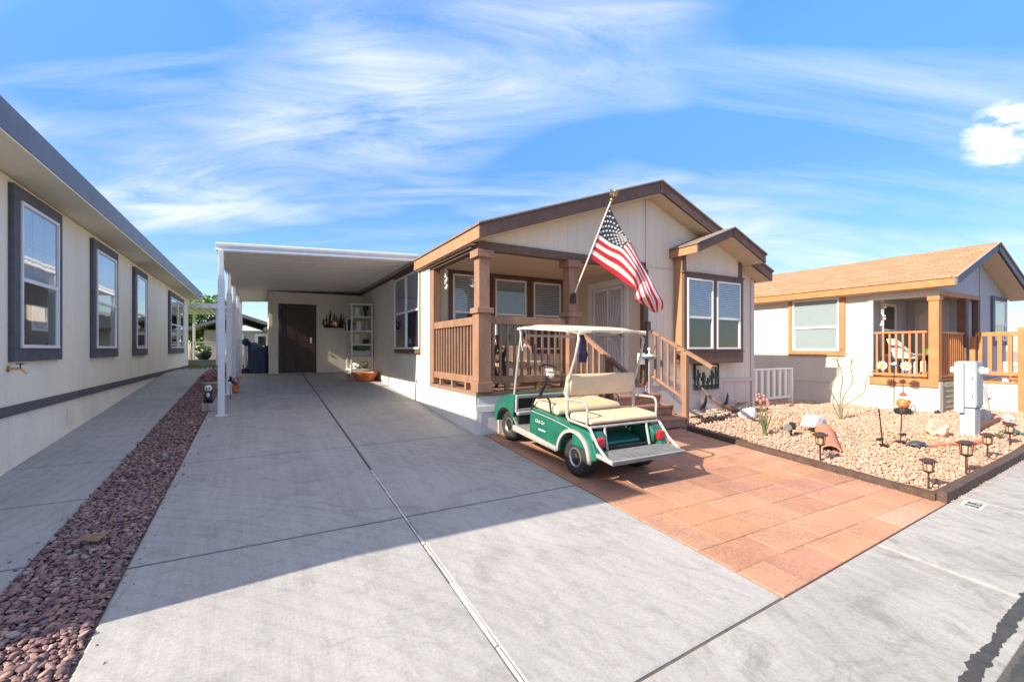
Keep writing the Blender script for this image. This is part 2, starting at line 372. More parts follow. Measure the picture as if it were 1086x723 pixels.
def window(par, f, u0, u1, z0, z1, trim=.13, tmat='slate_trim', cols=1, split=.55, upper='room', lower='screen', frame='white_vinyl', grid=False, mull=.024, trims=None):
    """trim board surround with one or more single hung sashes"""
    tl, tr, tb, tt = trims or (trim, trim, trim, trim)
    b = MB()
    b.fbox(f, u0, u1, .002, .022, z0, z1)
    b.fbox(f, u0, u1, .022, .05, z1-tt, z1); b.fbox(f, u0, u1, .022, .05, z0, z0+tb)
    b.fbox(f, u0, u0+tl, .022, .05, z0+tb, z1-tt); b.fbox(f, u1-tr, u1, .022, .05, z0+tb, z1-tt)
    W = b.build('window', tmat, par, bevel=.004)
    a0, a1, c0, c1 = u0+tl, u1-tr, z0+tb, z1-tt
    gap = .0 if cols == 1 else mull/2
    if mull > .03: MB().fbox(f, (a0+a1)/2-mull/2+.002, (a0+a1)/2+mull/2-.002, .0222, .05, c0, c1).build('mullion', tmat, W, bevel=.004)
    wd = (a1-a0)/cols
    for i in range(cols):
        l, r = a0+i*wd+gap*(i > 0), a0+(i+1)*wd-gap*(i < cols-1)
        fw = .038; zm = c0+(c1-c0)*(1-split)
        fr = MB()
        fr.fbox(f, l, r, .022, .066, c1-fw, c1); fr.fbox(f, l, r, .022, .07, c0, c0+fw)
        fr.fbox(f, l, l+fw, .022, .066, c0+fw, c1-fw); fr.fbox(f, r-fw, r, .022, .066, c0+fw, c1-fw)
        fr.fbox(f, l+fw, r-fw, .022, .062, zm-.022, zm+.022)
        fr.fbox(f, l+fw, l+fw+.02, .024, .052, c0+fw, zm-.022); fr.fbox(f, r-fw-.02, r-fw, .024, .052, c0+fw, zm-.022)
        if grid:
            for k in (1, 2): fr.fbox(f, l+(r-l)*k/3-.008, l+(r-l)*k/3+.008, .041, .046, zm+.022, c1-fw)
            zg = (zm+c1)/2; fr.fbox(f, l+fw, r-fw, .0415, .0455, zg-.008, zg+.008)
        fr.build('frame', frame, W, bevel=.004)
        MB().fbox(f, l+.01, r-.01, .023, .025, c0+.01, c1-.01).build('interior', 'dark_room', W)
        for kind, za, zb, wp in ((upper, zm, c1-fw, .043), (lower, c0+fw, zm, .037)):
            if kind == 'blind':
                bl = MB(); z = za+.02
                while z < zb-.01:
                    p = [f(l+fw, .037, z), f(r-fw, .037, z), f(r-fw, .028, z+.031), f(l+fw, .028, z+.031)]
                    bl.add(p, [(0, 1, 2, 3)]); z += .040
                bl.build('blind', 'blind', W)
            elif kind == 'shade':
                MB().fbox(f, l+fw, r-fw, .028, .031, za, zb).build('roller_shade', 'shade_cloth', W)
            elif kind == 'curtain':
                MB().fbox(f, l+fw, r-fw, .028, .031, za, zb).build('curtain', 'blind', W)
            if kind == 'screen':
                MB().fbox(f, l+fw+.02, r-fw-.02, wp-.002, wp+.001, za, zb-.02).build('insect_screen', 'screen', W)
            MB().fbox(f, l+fw, r-fw, wp+.003, wp+.006, za, zb).build('pane', 'glass', W)
    return W

def railing(par, f, u0, u1, zt0, zt1, zb0, zb1, step, bw=.035, rh=.09, rw=.07, m='brown_wood', name='railing', brh=.07, inset=0):
    """sloped or level rail along u with one child per baluster"""
    b = MB()
    def rail(za, zb, h):
        w0, w1 = -rw/2, rw/2
        b.hexa([f(u0, w0, za-h), f(u1, w0, zb-h), f(u1, w1, zb-h), f(u0, w1, za-h), f(u0, w0, za), f(u1, w0, zb), f(u1, w1, zb), f(u0, w1, za)])
    rail(zt0, zt1, rh); R = b.build(name, m, par, bevel=.006)
    b = MB(); rail(zb0, zb1, brh); b.build('bottom_rail', m, R, bevel=.006)
    n = max(2, int(round(abs(u1-u0)/step))); first = None
    for i in range(n):
        t = (i+.5)/n; u = u0+(u1-u0)*t
        mb = MB(); du = bw/2*(1 if u1 > u0 else -1)
        za = zb0+(zb1-zb0)*t; zz = zt0+(zt1-zt0)*t-rh*.6
        mb.fbox(f, u-du, u+du, -bw/2+inset, bw/2+inset, za-brh*.5, zz)
        mb.build('baluster', m, R, bevel=.003)
    return R

# ------------------------------------------------------------------ GROUND
XC = [9.8+.4*i for i in range(9)]
def sheet(name, poly, off, m, kind='structure', label=None, cuts=()):
    bm = bmesh.new()
    vs = [bm.verts.new((p[0], p[1], 0)) for p in poly]; bm.faces.new(vs)
    def cut(co, no):
        bmesh.ops.bisect_plane(bm, geom=bm.verts[:]+bm.edges[:]+bm.faces[:], plane_co=co, plane_no=no)
    for y in (.9, 16): cut((0, y, 0), (0, 1, 0))
    for x in XC: cut((x, 0, 0), (1, 0, 0))
    for y in (2, 3, 4, 5, 6, 7, 8, 10, 12, 14): cut((0, y, 0), (0, 1, 0))
    bmesh.ops.triangulate(bm, faces=bm.faces)
    for v in bm.verts: v.co.z = G(v.co.x, v.co.y)+off
    bmesh.ops.recalc_face_normals(bm, faces=bm.faces)
    if sum(f.normal.z for f in bm.faces) < 0: bmesh.ops.reverse_faces(bm, faces=bm.faces)
    me = bpy.data.meshes.new(name); bm.to_mesh(me); bm.free(); me.materials.append(M[m])
    o = bpy.data.objects.new(name, me); COL.objects.link(o); ORG[o.name] = Vector((0, 0, 0))
    if kind: o['kind'] = kind
    return o
R = 400
sheet('ground', [(-R, -R), (R, -R), (R, R), (-R, R)], -.05, 'earth')
CUR = lambda x: 1.585+.05*x      # back edge of the street apron
ASP = lambda x: .705+.052*x      # apron to asphalt
sheet('street', [(-40, ASP(-40)), (40, ASP(40)), (40, -9), (-40, -9)], -.006, 'asphalt')
sheet('lawn', [(-5, 18.0), (6, 18.0), (9, 40), (-12, 40)], -.03, 'lawn')
sheet('joint_bed', [(-2.42, 1.5), (3.2, 1.5), (3.2, 18.6), (-2.42, 18.6)], -.016, 'joint_dark')
sheet('bed_soil', [(6.45, 1.95), (9.9, CUR(9.9)), (30, CUR(30)), (30, 12), (10.1, 12), (10.1, 6.5), (6.45, 6.5)], .0, 'bed_base')
sheet('strip_soil', [(-1.40, 1.56), (-.79, 1.56), (-.79, 18.0), (-1.40, 18.0)], -.010, 'mauve_base')

def slabs(name, rects, m, top=.0, depth=.05, bev=.012, label=None):
    """concrete panels with eased edges following the grade"""
    mb = MB()
    for poly in rects:
        c = Vector((sum(p[0] for p in poly)/len(poly), sum(p[1] for p in poly)/len(poly)))
        n = len(poly); lo = []; mid = []; hi = []
        for p in poly:
            v = Vector(p); d = (c-v).normalized()*bev*1.6
            lo.append((v.x, v.y, G(*v)+top-depth)); mid.append((v.x, v.y, G(*v)+top-bev*.6)); w = v+d; hi.append((w.x, w.y, G(*w)+top))
        mb.add(lo+mid+hi, [tuple(range(2*n, 3*n))]+[(i, (i+1) % n, n+(i+1) % n, n+i) for i in range(n)]+[(n+i, n+(i+1) % n, 2*n+(i+1) % n, 2*n+i) for i in range(n)])
    o = mb.build(name, m); o['kind'] = 'structure'; return o
def sub(x0, x1, ys, fy0=None):
    out = []
    for a, b in zip(ys[:-1], ys[1:]):
        out.append([(x0, a+.013), (x1, a+.013), (x1, b-.013), (x0, b-.013)])
    return out
dr = []
for (xa, xb) in ((-.80, 1.135), (1.165, 3.085)):
    f0 = lambda x: CUR(x)+.012
    dr.append([(xa, f0(xa)), (xb, f0(xb)), (xb, 4.012), (xa, 4.012)])
    dr += sub(xa, xb, [4.025, 6.5, 10.9, 15.95, 18.6])
slabs('driveway', dr, 'concrete_drive')
wk = [4.34+1.3*i for i in range(12)]
slabs('walkway', sub(-2.42, -1.405, [1.6, 3.04]+wk), 'concrete_walk')
slabs('walkway_end', [[(-2.42, 18.66), (-.8, 18.66), (-.8, 20.7), (-2.42, 20.7)]], 'concrete_walk', top=-.004)
ap = []; xs = [-12, -7.5, -3.9, -.6, 1.63, 4.62, 6.9, 10, 13.2, 17, 22]
for a, b in zip(xs[:-1], xs[1:]):
    a += .006; b -= .006
    ap.append([(a, ASP(a)-.085), (b, ASP(b)-.085), (b, CUR(b)-.006), (a, CUR(a)-.006)])
slabs('street_apron', ap, 'concrete_apron', top=-.002)
# pale sealant along the middle joint of the driveway, dirt in the joint to the street
mb = MB()
yy = 1.72
while yy < 5.4:
    l = random.uniform(.12, .4); w = random.uniform(.006, .013)
    x = 1.15+random.uniform(-.002, .002)
    mb.hexa([(x-w, yy, G(x, yy)-.012), (x+w, yy, G(x, yy)-.012), (x+w, yy+l, G(x, yy+l)-.012), (x-w, yy+l, G(x, yy+l)-.012), (x-w, yy, G(x, yy)-.002), (x+w, yy, G(x, yy)-.002), (x+w, yy+l, G(x, yy+l)-.002), (x-w, yy+l, G(x, yy+l)-.002)])
    yy += l+random.uniform(0, .02)
struct(mb.build('joint_sealant', 'joint_caulk'))
# tar band where the apron meets the asphalt
mb = MB(); n = 420; prev = None
for i in range(n+1):
    x = 1.5+i*.02; N1 = lambda f, o: noise.noise(Vector((x*f, o, 0)))
    hi = ASP(x)+.035+N1(2.5, 1)*.03+N1(11, 4)*.022+N1(34, 6)*.016; lo = ASP(x)-.035+N1(2, 9)*.03+N1(13, 3)*.02+N1(40, 2)*.012
    h2 = ASP(x)-.115+N1(3, 5)*.03+N1(17, 8)*.02+N1(45, 1)*.01; l2 = ASP(x)-.30+N1(5, 7)*.02
    if N1(1.1, 20) > .18: lo = h2
    cur = [(x, y_, G(x, y_)+.0045) for y_ in (hi, lo, h2, l2)]
    if prev:
        mb.add([prev[1], cur[1], cur[0], prev[0]], [(0, 1, 2, 3)]); mb.add([prev[3], cur[3], cur[2], prev[2]], [(0, 1, 2, 3)])
    prev = cur
struct(mb.build('tar_seal', 'tar'))

# pavers: one patio of slabs, running bond
mb = MB()
px0, px1 = 3.10, 6.47
y = 1.765; row = 0
while y < 6.4:
    hgt = .325; x = px0-random.choice((0, .31))
    while x < px1:
        wd = .31 if random.random() < .16 else .62
        a, b = max(x, px0)+.0022, min(x+wd, px1)-.0022; x += wd
        if b-a < .04: continue
        yb = min(y+hgt-.0022, 6.38); lowa, lowb = (y+.0022,)*2
        if row == 0: lowa, lowb = CUR(a)+.004, CUR(b)+.004
        elif row == 1: lowa, lowb = max(lowa, CUR(a)+.004), max(lowb, CUR(b)+.004)
        e = .005; dz = random.uniform(-.002, .002)
        p = [(a, lowa), (b, lowb), (b, yb), (a, yb)]; q = [(a+e, lowa+e), (b-e, lowb+e), (b-e, yb-e), (a+e, yb-e)]
        tilt = [random.uniform(-.0015, .0015) for _ in range(4)]
        vs = [(X, Y, G(X, Y)-.04) for X, Y in p]+[(X, Y, G(X, Y)-.003+dz) for X, Y in p]+[(X, Y, G(X, Y)+.001+dz+t) for (X, Y), t in zip(q, tilt)]
        mb.add(vs, [(8, 9, 10, 11)]+[(i, (i+1) % 4, 4+(i+1) % 4, 4+i) for i in range(4)]+[(4+i, 4+(i+1) % 4, 8+(i+1) % 4, 8+i) for i in range(4)])
    y += hgt; row += 1
struct(mb.build('paver_patio', 'paver'))
sheet('paver_base', [(3.09, 1.74), (6.48, 1.92), (6.48, 6.4), (3.09, 6.4)], -.014, 'joint_dark')

# scattered stones (numpy): one mesh per bed
def ico(sub):
    bm = bmesh.new(); bmesh.ops.create_icosphere(bm, subdivisions=sub, radius=1)
    v = np.array([x.co[:] for x in bm.verts]); f = np.array([[x.index for x in q.verts] for q in bm.faces]); bm.free(); return v, f
def stones(pos, size, sub, flat=.55, jit=.22, sink=.25):
    v0, f0 = ico(sub); n = len(pos); k = len(v0)
    ang = rng.uniform(0, 2*np.pi, n); sx = size*rng.uniform(.75, 1.35, n); sy = size*rng.uniform(.6, 1.05, n); sz = size*rng.uniform(flat*.7, flat*1.2, n)
    V = np.repeat(v0[None], n, 0)*(1+rng.uniform(-jit, jit, (n, k, 1)))
    V = V*np.stack([sx, sy, sz], 1)[:, None, :]
    ti = rng.normal(0, .28, (n, 2))
    z = V[:, :, 2]+V[:, :, 0]*ti[:, :1]+V[:, :, 1]*ti[:, 1:]
    c, s = np.cos(ang)[:, None], np.sin(ang)[:, None]
    x = V[:, :, 0]*c-V[:, :, 1]*s; y = V[:, :, 0]*s+V[:, :, 1]*c
    P = np.stack([x, y, z], 2)+pos[:, None, :]+np.array([0, 0, 1])*(sz*(1-2*sink))[:, None, None]
    Fc = f0[None]+(np.arange(n)*k)[:, None, None]
    return P.reshape(-1, 3), Fc.reshape(-1, 3)
def np_mesh(name, parts, m, smooth=False):
    off = 0; VV = []; FF = []
    for V, F in parts: VV.append(V); FF.append(F+off); off += len(V)
    V = np.concatenate(VV); F = np.concatenate(FF)
    me = bpy.data.meshes.new(name); me.vertices.add(len(V)); me.vertices.foreach_set('co', V.astype(np.float32).ravel())
    me.loops.add(F.size); me.loops.foreach_set('vertex_index', F.astype(np.int32).ravel())
    me.polygons.add(len(F)); me.polygons.foreach_set('loop_start', np.arange(0, F.size, 3, dtype=np.int32))
    me.update(calc_edges=True)
    if smooth: me.polygons.foreach_set('use_smooth', [True]*len(F))
    me.materials.append(M[m]); o = bpy.data.objects.new(name, me); COL.objects.link(o); ORG[o.name] = Vector((0, 0, 0)); return o
def scatter(x0, x1, y0, y1, d, keep=None, z=0, bump=0):
    xs = np.arange(x0, x1, d); ys = np.arange(y0, y1, d)
    X, Y = np.meshgrid(xs, ys); X = X.ravel()+rng.uniform(-.5, .5, X.size)*d; Y = Y.ravel()+rng.uniform(-.5, .5, Y.size)*d
    ok = (X > x0) & (X < x1) & (Y > y0) & (Y < y1)
    if keep is not None: ok &= keep(X, Y)
    X, Y = X[ok], Y[ok]
    Z = np.array([G(a, b)+z+(bump*noise.noise(Vector((a*1.3, b*1.3, 0))) if bump else 0) for a, b in zip(X, Y)])
    return np.stack([X, Y, Z], 1)
P1 = scatter(-1.385, -.815, 1.66, 6.0, .021); P1b = scatter(-1.385, -.815, 1.66, 6.0, .036, z=.008); P2 = scatter(-1.385, -.815, 6.0, 17.8, .038)
n = 70; PS = np.stack([rng.choice([-.79, -1.41], n)+np.abs(rng.normal(0, .05, n))*rng.choice([1.0], n), rng.uniform(1.7, 9, n), np.zeros(n)], 1); PS[:, 0] = np.where(PS[:, 0] < -1.1, -2.82-PS[:, 0], PS[:, 0]); PS[:, 2] = [G(a, b) for a, b in PS[:, :2]]
o = np_mesh('mauve_gravel', [stones(PS, rng.uniform(.006, .014, n), 1, .5, .15), stones(P1, rng.uniform(.008, .018, len(P1)), 1, .5, .12), stones(P1b, rng.uniform(.010, .027, len(P1b)), 2, .5, .07), stones(P2, rng.uniform(.016, .034, len(P2)), 1, .5, .12)], 'mauve_stone', True)
tag(o, 'long narrow strip of mauve river gravel between walkway and driveway', 'gravel', kind='stuff')
def inbed(X, Y):
    return (Y > CUR(X)+.10) & ~((X > 10.1) & (X < 10.2) & (Y > 6.4)) & ~((X > 15.0) & (Y > 3.2)) & ~((X > 13.28) & (Y > 4.05))
P3 = scatter(6.55, 10.2, 1.95, 6.36, .030, inbed, bump=.02); P4 = scatter(10.2, 16.5, 2.0, 9.0, .046, inbed, bump=.03)
P3b = scatter(6.55, 10.2, 1.95, 6.36, .07, inbed, z=.015, bump=.02)
n = 150; sx = rng.uniform(6.5, 10.5, n); PT = np.stack([sx, 1.585+.05*sx-np.abs(rng.normal(0, .05, n))+.01, np.zeros(n)], 1); n2 = 60; PU = np.stack([6.44-np.abs(rng.normal(0, .08, n2)), rng.uniform(2, 5.3, n2), np.zeros(n2)], 1); PT = np.concatenate([PT, PU]); PT[:, 2] = [G(a, b) for a, b in PT[:, :2]]
o = np_mesh('rose_gravel', [stones(PT, rng.uniform(.004, .011, len(PT)), 1, .6, .2), stones(P3, rng.uniform(.009, .024, len(P3)), 1, .65, .25), stones(P3b, rng.uniform(.014, .034, len(P3b)), 1, .65, .25), stones(P4, rng.uniform(.016, .036, len(P4)), 1, .65, .25)], 'pink_stone')
tag(o, 'bed of pinkish tan crushed rock in front of the houses', 'gravel', kind='stuff')
# grass blades at the far end
n = 9000
bx = rng.uniform(-4.5, 4.5, n); by = rng.uniform(18.3, 27, n); h = rng.uniform(.05, .12, n); a = rng.uniform(0, np.pi, n)
V = np.stack([np.stack([bx-.015*np.cos(a), by-.015*np.sin(a), np.full(n, 1.08)], 1), np.stack([bx+.015*np.cos(a), by+.015*np.sin(a), np.full(n, 1.08)], 1), np.stack([bx+rng.normal(0, .02, n), by+rng.normal(0, .02, n), 1.10+h], 1)], 1).reshape(-1, 3)
o = np_mesh('lawn_grass', [(V, np.arange(3*n).reshape(-1, 3))], 'lawn_blade'); tag(o, 'short green lawn grass behind the carport', 'grass', kind='stuff')
# leaf litter in the bed
n = 160
bx = rng.uniform(7.2, 12, n); by = rng.uniform(2.6, 6.2, n)
cl = np.array([(8.9, 5.2), (9.6, 5.0), (9.0, 4.6), (9.6, 3.6), (8.6, 2.9)]); pk = rng.integers(0, 5, n)
bx = np.where(rng.uniform(0, 1, n) < .75, cl[pk, 0]+rng.normal(0, .35, n), bx); by = np.where(rng.uniform(0, 1, n) < .75, np.minimum(cl[pk, 1]+rng.normal(0, .25, n), 6.3), by)
Z = np.array([G(p, q) for p, q in zip(bx, by)])+.05
Vs = []
for k in range(4):
    t = a[:n]+k*np.pi/2; r = np.where(k % 2, .018, .04)
    Vs.append(np.stack([bx+r*np.cos(t), by+r*np.sin(t), Z+rng.uniform(-.012, .012, n)], 1))
V = np.stack(Vs, 1).reshape(-1, 3); q = np.arange(4*n).reshape(-1, 4)
o = np_mesh('leaf_litter', [(V, np.concatenate([q[:, [0, 1, 2]], q[:, [0, 2, 3]]]))], 'yellow_paint'); tag(o, 'dry yellow leaves scattered over the rose gravel', 'leaf litter', kind='stuff')


# ------------------------------------------------------------------ LEFT HOUSE
H = thing('manufactured_house', (-2.36, 3.25, .2), 'cream house with slate grey window trim and fascia along the walkway', 'house')
f = PX(-2.36, 1)
mb = MB(); groove_wall(mb, f, 3.25, 20.8, 1.10, 3.66, .2)
mb.box(-2.41, -2.368, 3.26, 20.79, .1, 3.66)
fy = PY(3.25, -1); groove_wall(mb, fy, -10.0, -2.36, 1.1, lambda u: 3.95+.34*(3.82-abs(u+6.18)), peaks=(-6.18,))
fb = PY(20.8, 1); groove_wall(mb, fb, -10.0, -2.36, 1.1, lambda u: 3.95+.34*(3.82-abs(u+6.18)), peaks=(-6.18,))
fx = PX(-10.0, -1); groove_wall(mb, fx, 3.25, 20.8, .1, 3.66)
mb.build('wall', 'cream', H)
mb = MB(); mb.fbox(f, 3.26, 20.79, -.05, -.012, .0, 1.10)
yy = 3.3
while yy < 20.7: mb.fbox(f, yy, yy+1.19, -.012, -.004, .02, 1.09); yy += 1.2
mb.box(-9.9, -2.4, 3.29, 3.32, -.1, 1.1); mb.box(-9.9, -2.4, 20.7, 20.76, .1, 1.1)
mb.build('skirting', 'cream_skirt', H)
MB().fbox(f, 3.24, 20.81, .001, .024, 1.075, 1.185).build('trim_band', 'slate_trim', H, bevel=.004)
# roof with fascia and soffit
def gable_roof(par, x0, x1, xr, ze, zr, y0, y1, th, shing, fas_m, soff_m, fh, ze1=None, side_end=None, fas_side=None, fas_t=.03):
    ze1 = ze if ze1 is None else ze1
    mb = MB()
    mb.prism([(x0-.02, y0-.02, ze+.012), (xr, y0-.02, zr+.012), (xr, y0-.02, zr+.012-th), (x0-.02, y0-.02, ze+.012-th)], (0, y1-y0+.04, 0))
    mb.prism([(xr, y0-.02, zr+.012), (x1+.02, y0-.02, ze1+.012), (x1+.02, y0-.02, ze1+.012-th), (xr, y0-.02, zr+.012-th)], (0, y1-y0+.04, 0))
    r = mb.build('roof', shing, par)
    # front and back rakes
    for yy, t in ((y0, fas_t), (y1-fas_t, fas_t)):
        mb = MB()
        g = .012
        mb.prism([(x0, yy, ze-th+g), (xr, yy, zr-th+g), (xr, yy, zr-th-fh+g), (x0, yy, ze-th-fh+g)], (0, t, 0))
        mb.build('rake_board', fas_m, par, bevel=.003)
        mb = MB()
        mb.prism([(xr, yy, zr-th+g), (x1, yy, ze1-th+g), (x1, yy, ze1-th-fh+g), (xr, yy, zr-th-fh+g)], (0, t, 0))
        mb.build('rake_board', fas_m, par, bevel=.003)
    mb = MB(); w_ = .018
    mb.prism([(x0-.03, y0-.03, ze+.016), (xr, y0-.03, zr+.016), (x1+.03, y0-.03, ze1+.016), (x1+.03, y0-.03, ze1+.016-w_), (xr, y0-.03, zr+.016-w_), (x0-.03, y0-.03, ze+.016-w_)], (0, .009, 0))
    mb.build('drip_edge', 'grey_plastic', par)
    MB().box(xr-.03, xr+.03, y0-.014, y0-.001, zr-th-fh-.01, zr-th+.004).build('ridge_block', fas_m, par, bevel=.003)
    for X, Z, sg in ((x0, ze, 1), (x1, ze1, -1)):
        mb = MB(); xa, xb = sorted((X, X+sg*fas_t)); mb.box(xa+.001*sg, xb+.001*sg, y0+fas_t+.001, (side_end if side_end and sg > 0 else y1-fas_t-.001), Z-th-fh+.014, Z-th+.010)
        mb.build('fascia', fas_side or fas_m, par, bevel=.003)
    return r
gable_roof(H, -1.95, -10.4, -6.18, 3.98, 5.45, 2.95, 21.1, .03, 'shingle_slate', 'slate_fascia', 'soffit_cream', .27)
mb = MB(); mb.box(-2.40, -1.925, 2.985, 21.07, 3.672, 3.692); mb.box(-10.37, -9.98, 3.0, 21.05, 3.675, 3.69); mb.build('soffit', 'soffit_cream', H)
mb = MB(); mb.prism([(-2.4, 2.99, 3.69), (-6.18, 2.99, 5.13), (-9.98, 2.99, 3.69)], (0, .24, 0)); mb.build('gable_soffit', 'soffit_cream', H)
window(H, f, 6.87, 8.24, 1.66, 3.60, .15, cols=1, grid=True, upper='curtain', split=.53)
window(H, f, 9.54, 10.99, 1.66, 3.58, .15, cols=1, upper='curtain', split=.53)
window(H, f, 12.28, 13.55, 1.66, 3.56, .15, cols=1, upper='curtain', split=.53)
window(H, f, 16.57, 19.50, 1.66, 3.54, .17, cols=2, upper='room', split=.53)
# carved art panel behind the near window
mb = MB(); mb.fbox(f, 7.33, 7.80, .0384, .0394, 2.02, 2.32); A = mb.build('window_picture', 'white_paint', H)
mb = MB()
for k in range(1, 7):
    pts = []
    for j in range(19):
        t = j/18*2*math.pi; pts.append(f(7.565+.035*k*math.cos(t)*(1+.12*math.sin(3*t+k)), (.0398), 2.17+.022*k*math.sin(t)*(1+.1*math.cos(2*t+k))))
    mb.tube(pts, .0025, 4)
mb.build('carved_rings', 'branch_brown', A)
mb = MB(); mb.fbox(f, 8.58, 8.93, .0, .012, .74, .96)
for k in range(8): mb.fbox(f, 8.60, 8.91, .012, .019, .755+k*.024, .768+k*.024)
mb.build('vent', 'cream_skirt', H)
mb = MB(); mb.tube([f(6.86, 0, 1.585), f(6.86, .09, 1.585), f(6.86, .12, 1.575), f(6.86, .15, 1.535)], .013, 10); mb.lathe([(.0, .0), (.035, .0), (.035, .008), (0, .008)], f(6.86, .001, 1.585), 'x', 14)
fa = mb.build('faucet', 'brass', H, smooth=True)
mb = MB(); mb.tube([f(6.86, .10, 1.59), f(6.86, .10, 1.635)], .006, 8); mb.lathe([(0, -.006), (.03, -.006), (.034, 0), (.03, .006), (0, .006)], f(6.86, .10, 1.64), 'z', 12)
mb.build('faucet_handle', 'rust_metal', fa, smooth=True)
mb = MB(); mb.box(-2.43, -2.345, 3.215, 3.255, .2, 3.68); mb.box(-2.43, -2.345, 20.795, 20.83, 1.0, 3.66); mb.build('corner_board', 'cream', H)

# patio cover at the far end of the left house, with rail, pot and step
T = thing('patio_cover', (-2.0, 21.4, 1.12), 'white slatted patio cover with posts at the far end of the cream house', 'patio cover')
mb = MB()
for k in range(9):
    x = -3.3+k*.24; mb.prism([(x, 21.15, 3.42), (x+.06, 21.15, 3.50), (x+.14, 21.15, 3.50), (x+.2, 21.15, 3.42)], (0, 4.3, 0))
mb.box(-3.4, -1.32, 21.15, 25.4, 3.505, 3.53); mb.build('roof_panel', 'carport_ceiling', T)
mb = MB(); mb.box(-1.38, -1.30, 21.1, 25.5, 3.36, 3.56); mb.box(-3.4, -1.385, 21.08, 21.14, 3.40, 3.58); mb.build('gutter', 'white_metal', T, bevel=.006)
for (x, y) in ((-1.46, 21.4), (-1.46, 25.2), (-2.62, 25.2)):
    MB().box(x-.05, x+.05, y-.05, y+.05, 1.12, 3.40).build('post', 'white_metal', T, bevel=.006)
T = thing('porch_rail', (-2.0, 23, 1.12), 'low grey balustrade with thin balusters beneath the far patio cover', 'railing')
railing(T, PY(23.2, -1), -3.3, -1.5, 2.10, 2.10, 1.35, 1.35, .16, .03, .05, .05, 'grey_plastic')
mb = MB(); mb.box(-2.75, -1.5, 22.0, 23.0, 1.10, 1.36); tag(mb.build('concrete_step', 'slate_trim', at=(-2.1, 22.5, 1.10), bevel=.01), 'dark grey step below the far patio cover', 'step')
T = thing('potted_plant', (-2.0, 22.3, 1.36), 'round dark pot with a leafy plant on the far grey step', 'potted plant')
mb = MB(); mb.lathe([(0, 1.36), (.16, 1.36), (.27, 1.50), (.29, 1.62), (.25, 1.70), (.22, 1.68), (.22, 1.6), (0, 1.6)], (-2.0, 22.3, 0), n=20); mb.build('pot', 'black_plastic', T, smooth=True)
def leaves(mb, c, r, n, size, flat=1.0, shell=.35):
    for _ in range(n):
        d = Vector((random.gauss(0, 1), random.gauss(0, 1), random.gauss(0, 1))).normalized(); k = random.uniform(shell, 1)**.6
        p = Vector(c)+Vector((d.x*r[0], d.y*r[1], d.z*r[2]))*k
        a = Vector((random.gauss(0, 1), random.gauss(0, 1), random.gauss(0, .6))).normalized(); b = a.cross(Vector((random.gauss(0, 1), random.gauss(0, 1), random.gauss(0, 1)))).normalized()
        s = size*random.uniform(.6, 1.3)
        mb.add([p-a*s, p+b*s*.45, p+a*s, p-b*s*.45], [(0, 1, 2, 3)])
mb = MB(); leaves(mb, (-2.0, 22.3, 1.78), (.3, .3, .2), 160, .07); mb.build('foliage', 'leaf', T)

# ------------------------------------------------------------------ MAIN HOUSE
XW, YF, YP, XR, XD = 3.0, 6.4, 8.6, 10.12, 6.62       # left wall, front wall, porch back wall, right wall, porch right wall
H = thing('manufactured_house', (6.5, 6.4, .4), 'beige gabled house with brown trim and corner porch behind the golf cart', 'house')
fl = PX(XW, -1); ff = PY(YF, -1); fp = PY(YP, -1); fd = PX(XD, -1)
rz = lambda u: (3.66+(u-2.86)*.3490) if u < 6.70 else (5.0-(u-6.70)*.395)
mb = MB(); groove_wall(mb, ff, XD, XR, 1.14, lambda u: rz(u)-.05, .205, peaks=(6.70,))
groove_wall(mb, ff, 2.99, XD-.001, 3.50, lambda u: rz(u)-.05, .205)
mb.box(XD+.01, XR-.01, YF+.01, YF+.08, 1.1, 3.45)
mb.prism([(2.99, YF+.01, 3.50), (XR-.01, YF+.01, 3.45), (6.70, YF+.01, 4.9)], (0, .07, 0))
groove_wall(mb, PX(XR, 1), YF, 21, 1.0, 3.5)
mb.box(XR-.08, XR-.01, YF+.08, 21, .2, 3.45)
mb.build('front_wall', 'beige', H)
mb = MB(); groove_wall(mb, fl, YP, 21, 1.05, 3.6, .205); mb.box(XW+.008, XW+.07, YP+.001, 21, .6, 3.6)
mb.box(XW, XR, 20.95, 21, .8, 3.6)
mb.build('side_wall', 'beige_dim', H)
mb = MB(); groove_wall(mb, fp, XW-.0, XD, 1.1, 3.5, .205); mb.box(XW+.01, XD+.06, YP+.008, YP+.06, 1.0, 3.5)
groove_wall(mb, fd, YF, YP, 1.1, 3.5, .205); mb.box(XD+.008, XD+.06, YF+.08, YP+.008, 1.0, 3.5)
mb.build('porch_wall', 'porch_beige', H)
MB().box(XW-.0, XD+.02, YF+.03, YP+.03, 3.415, 3.435).build('porch_ceiling', 'soffit_tan', H)
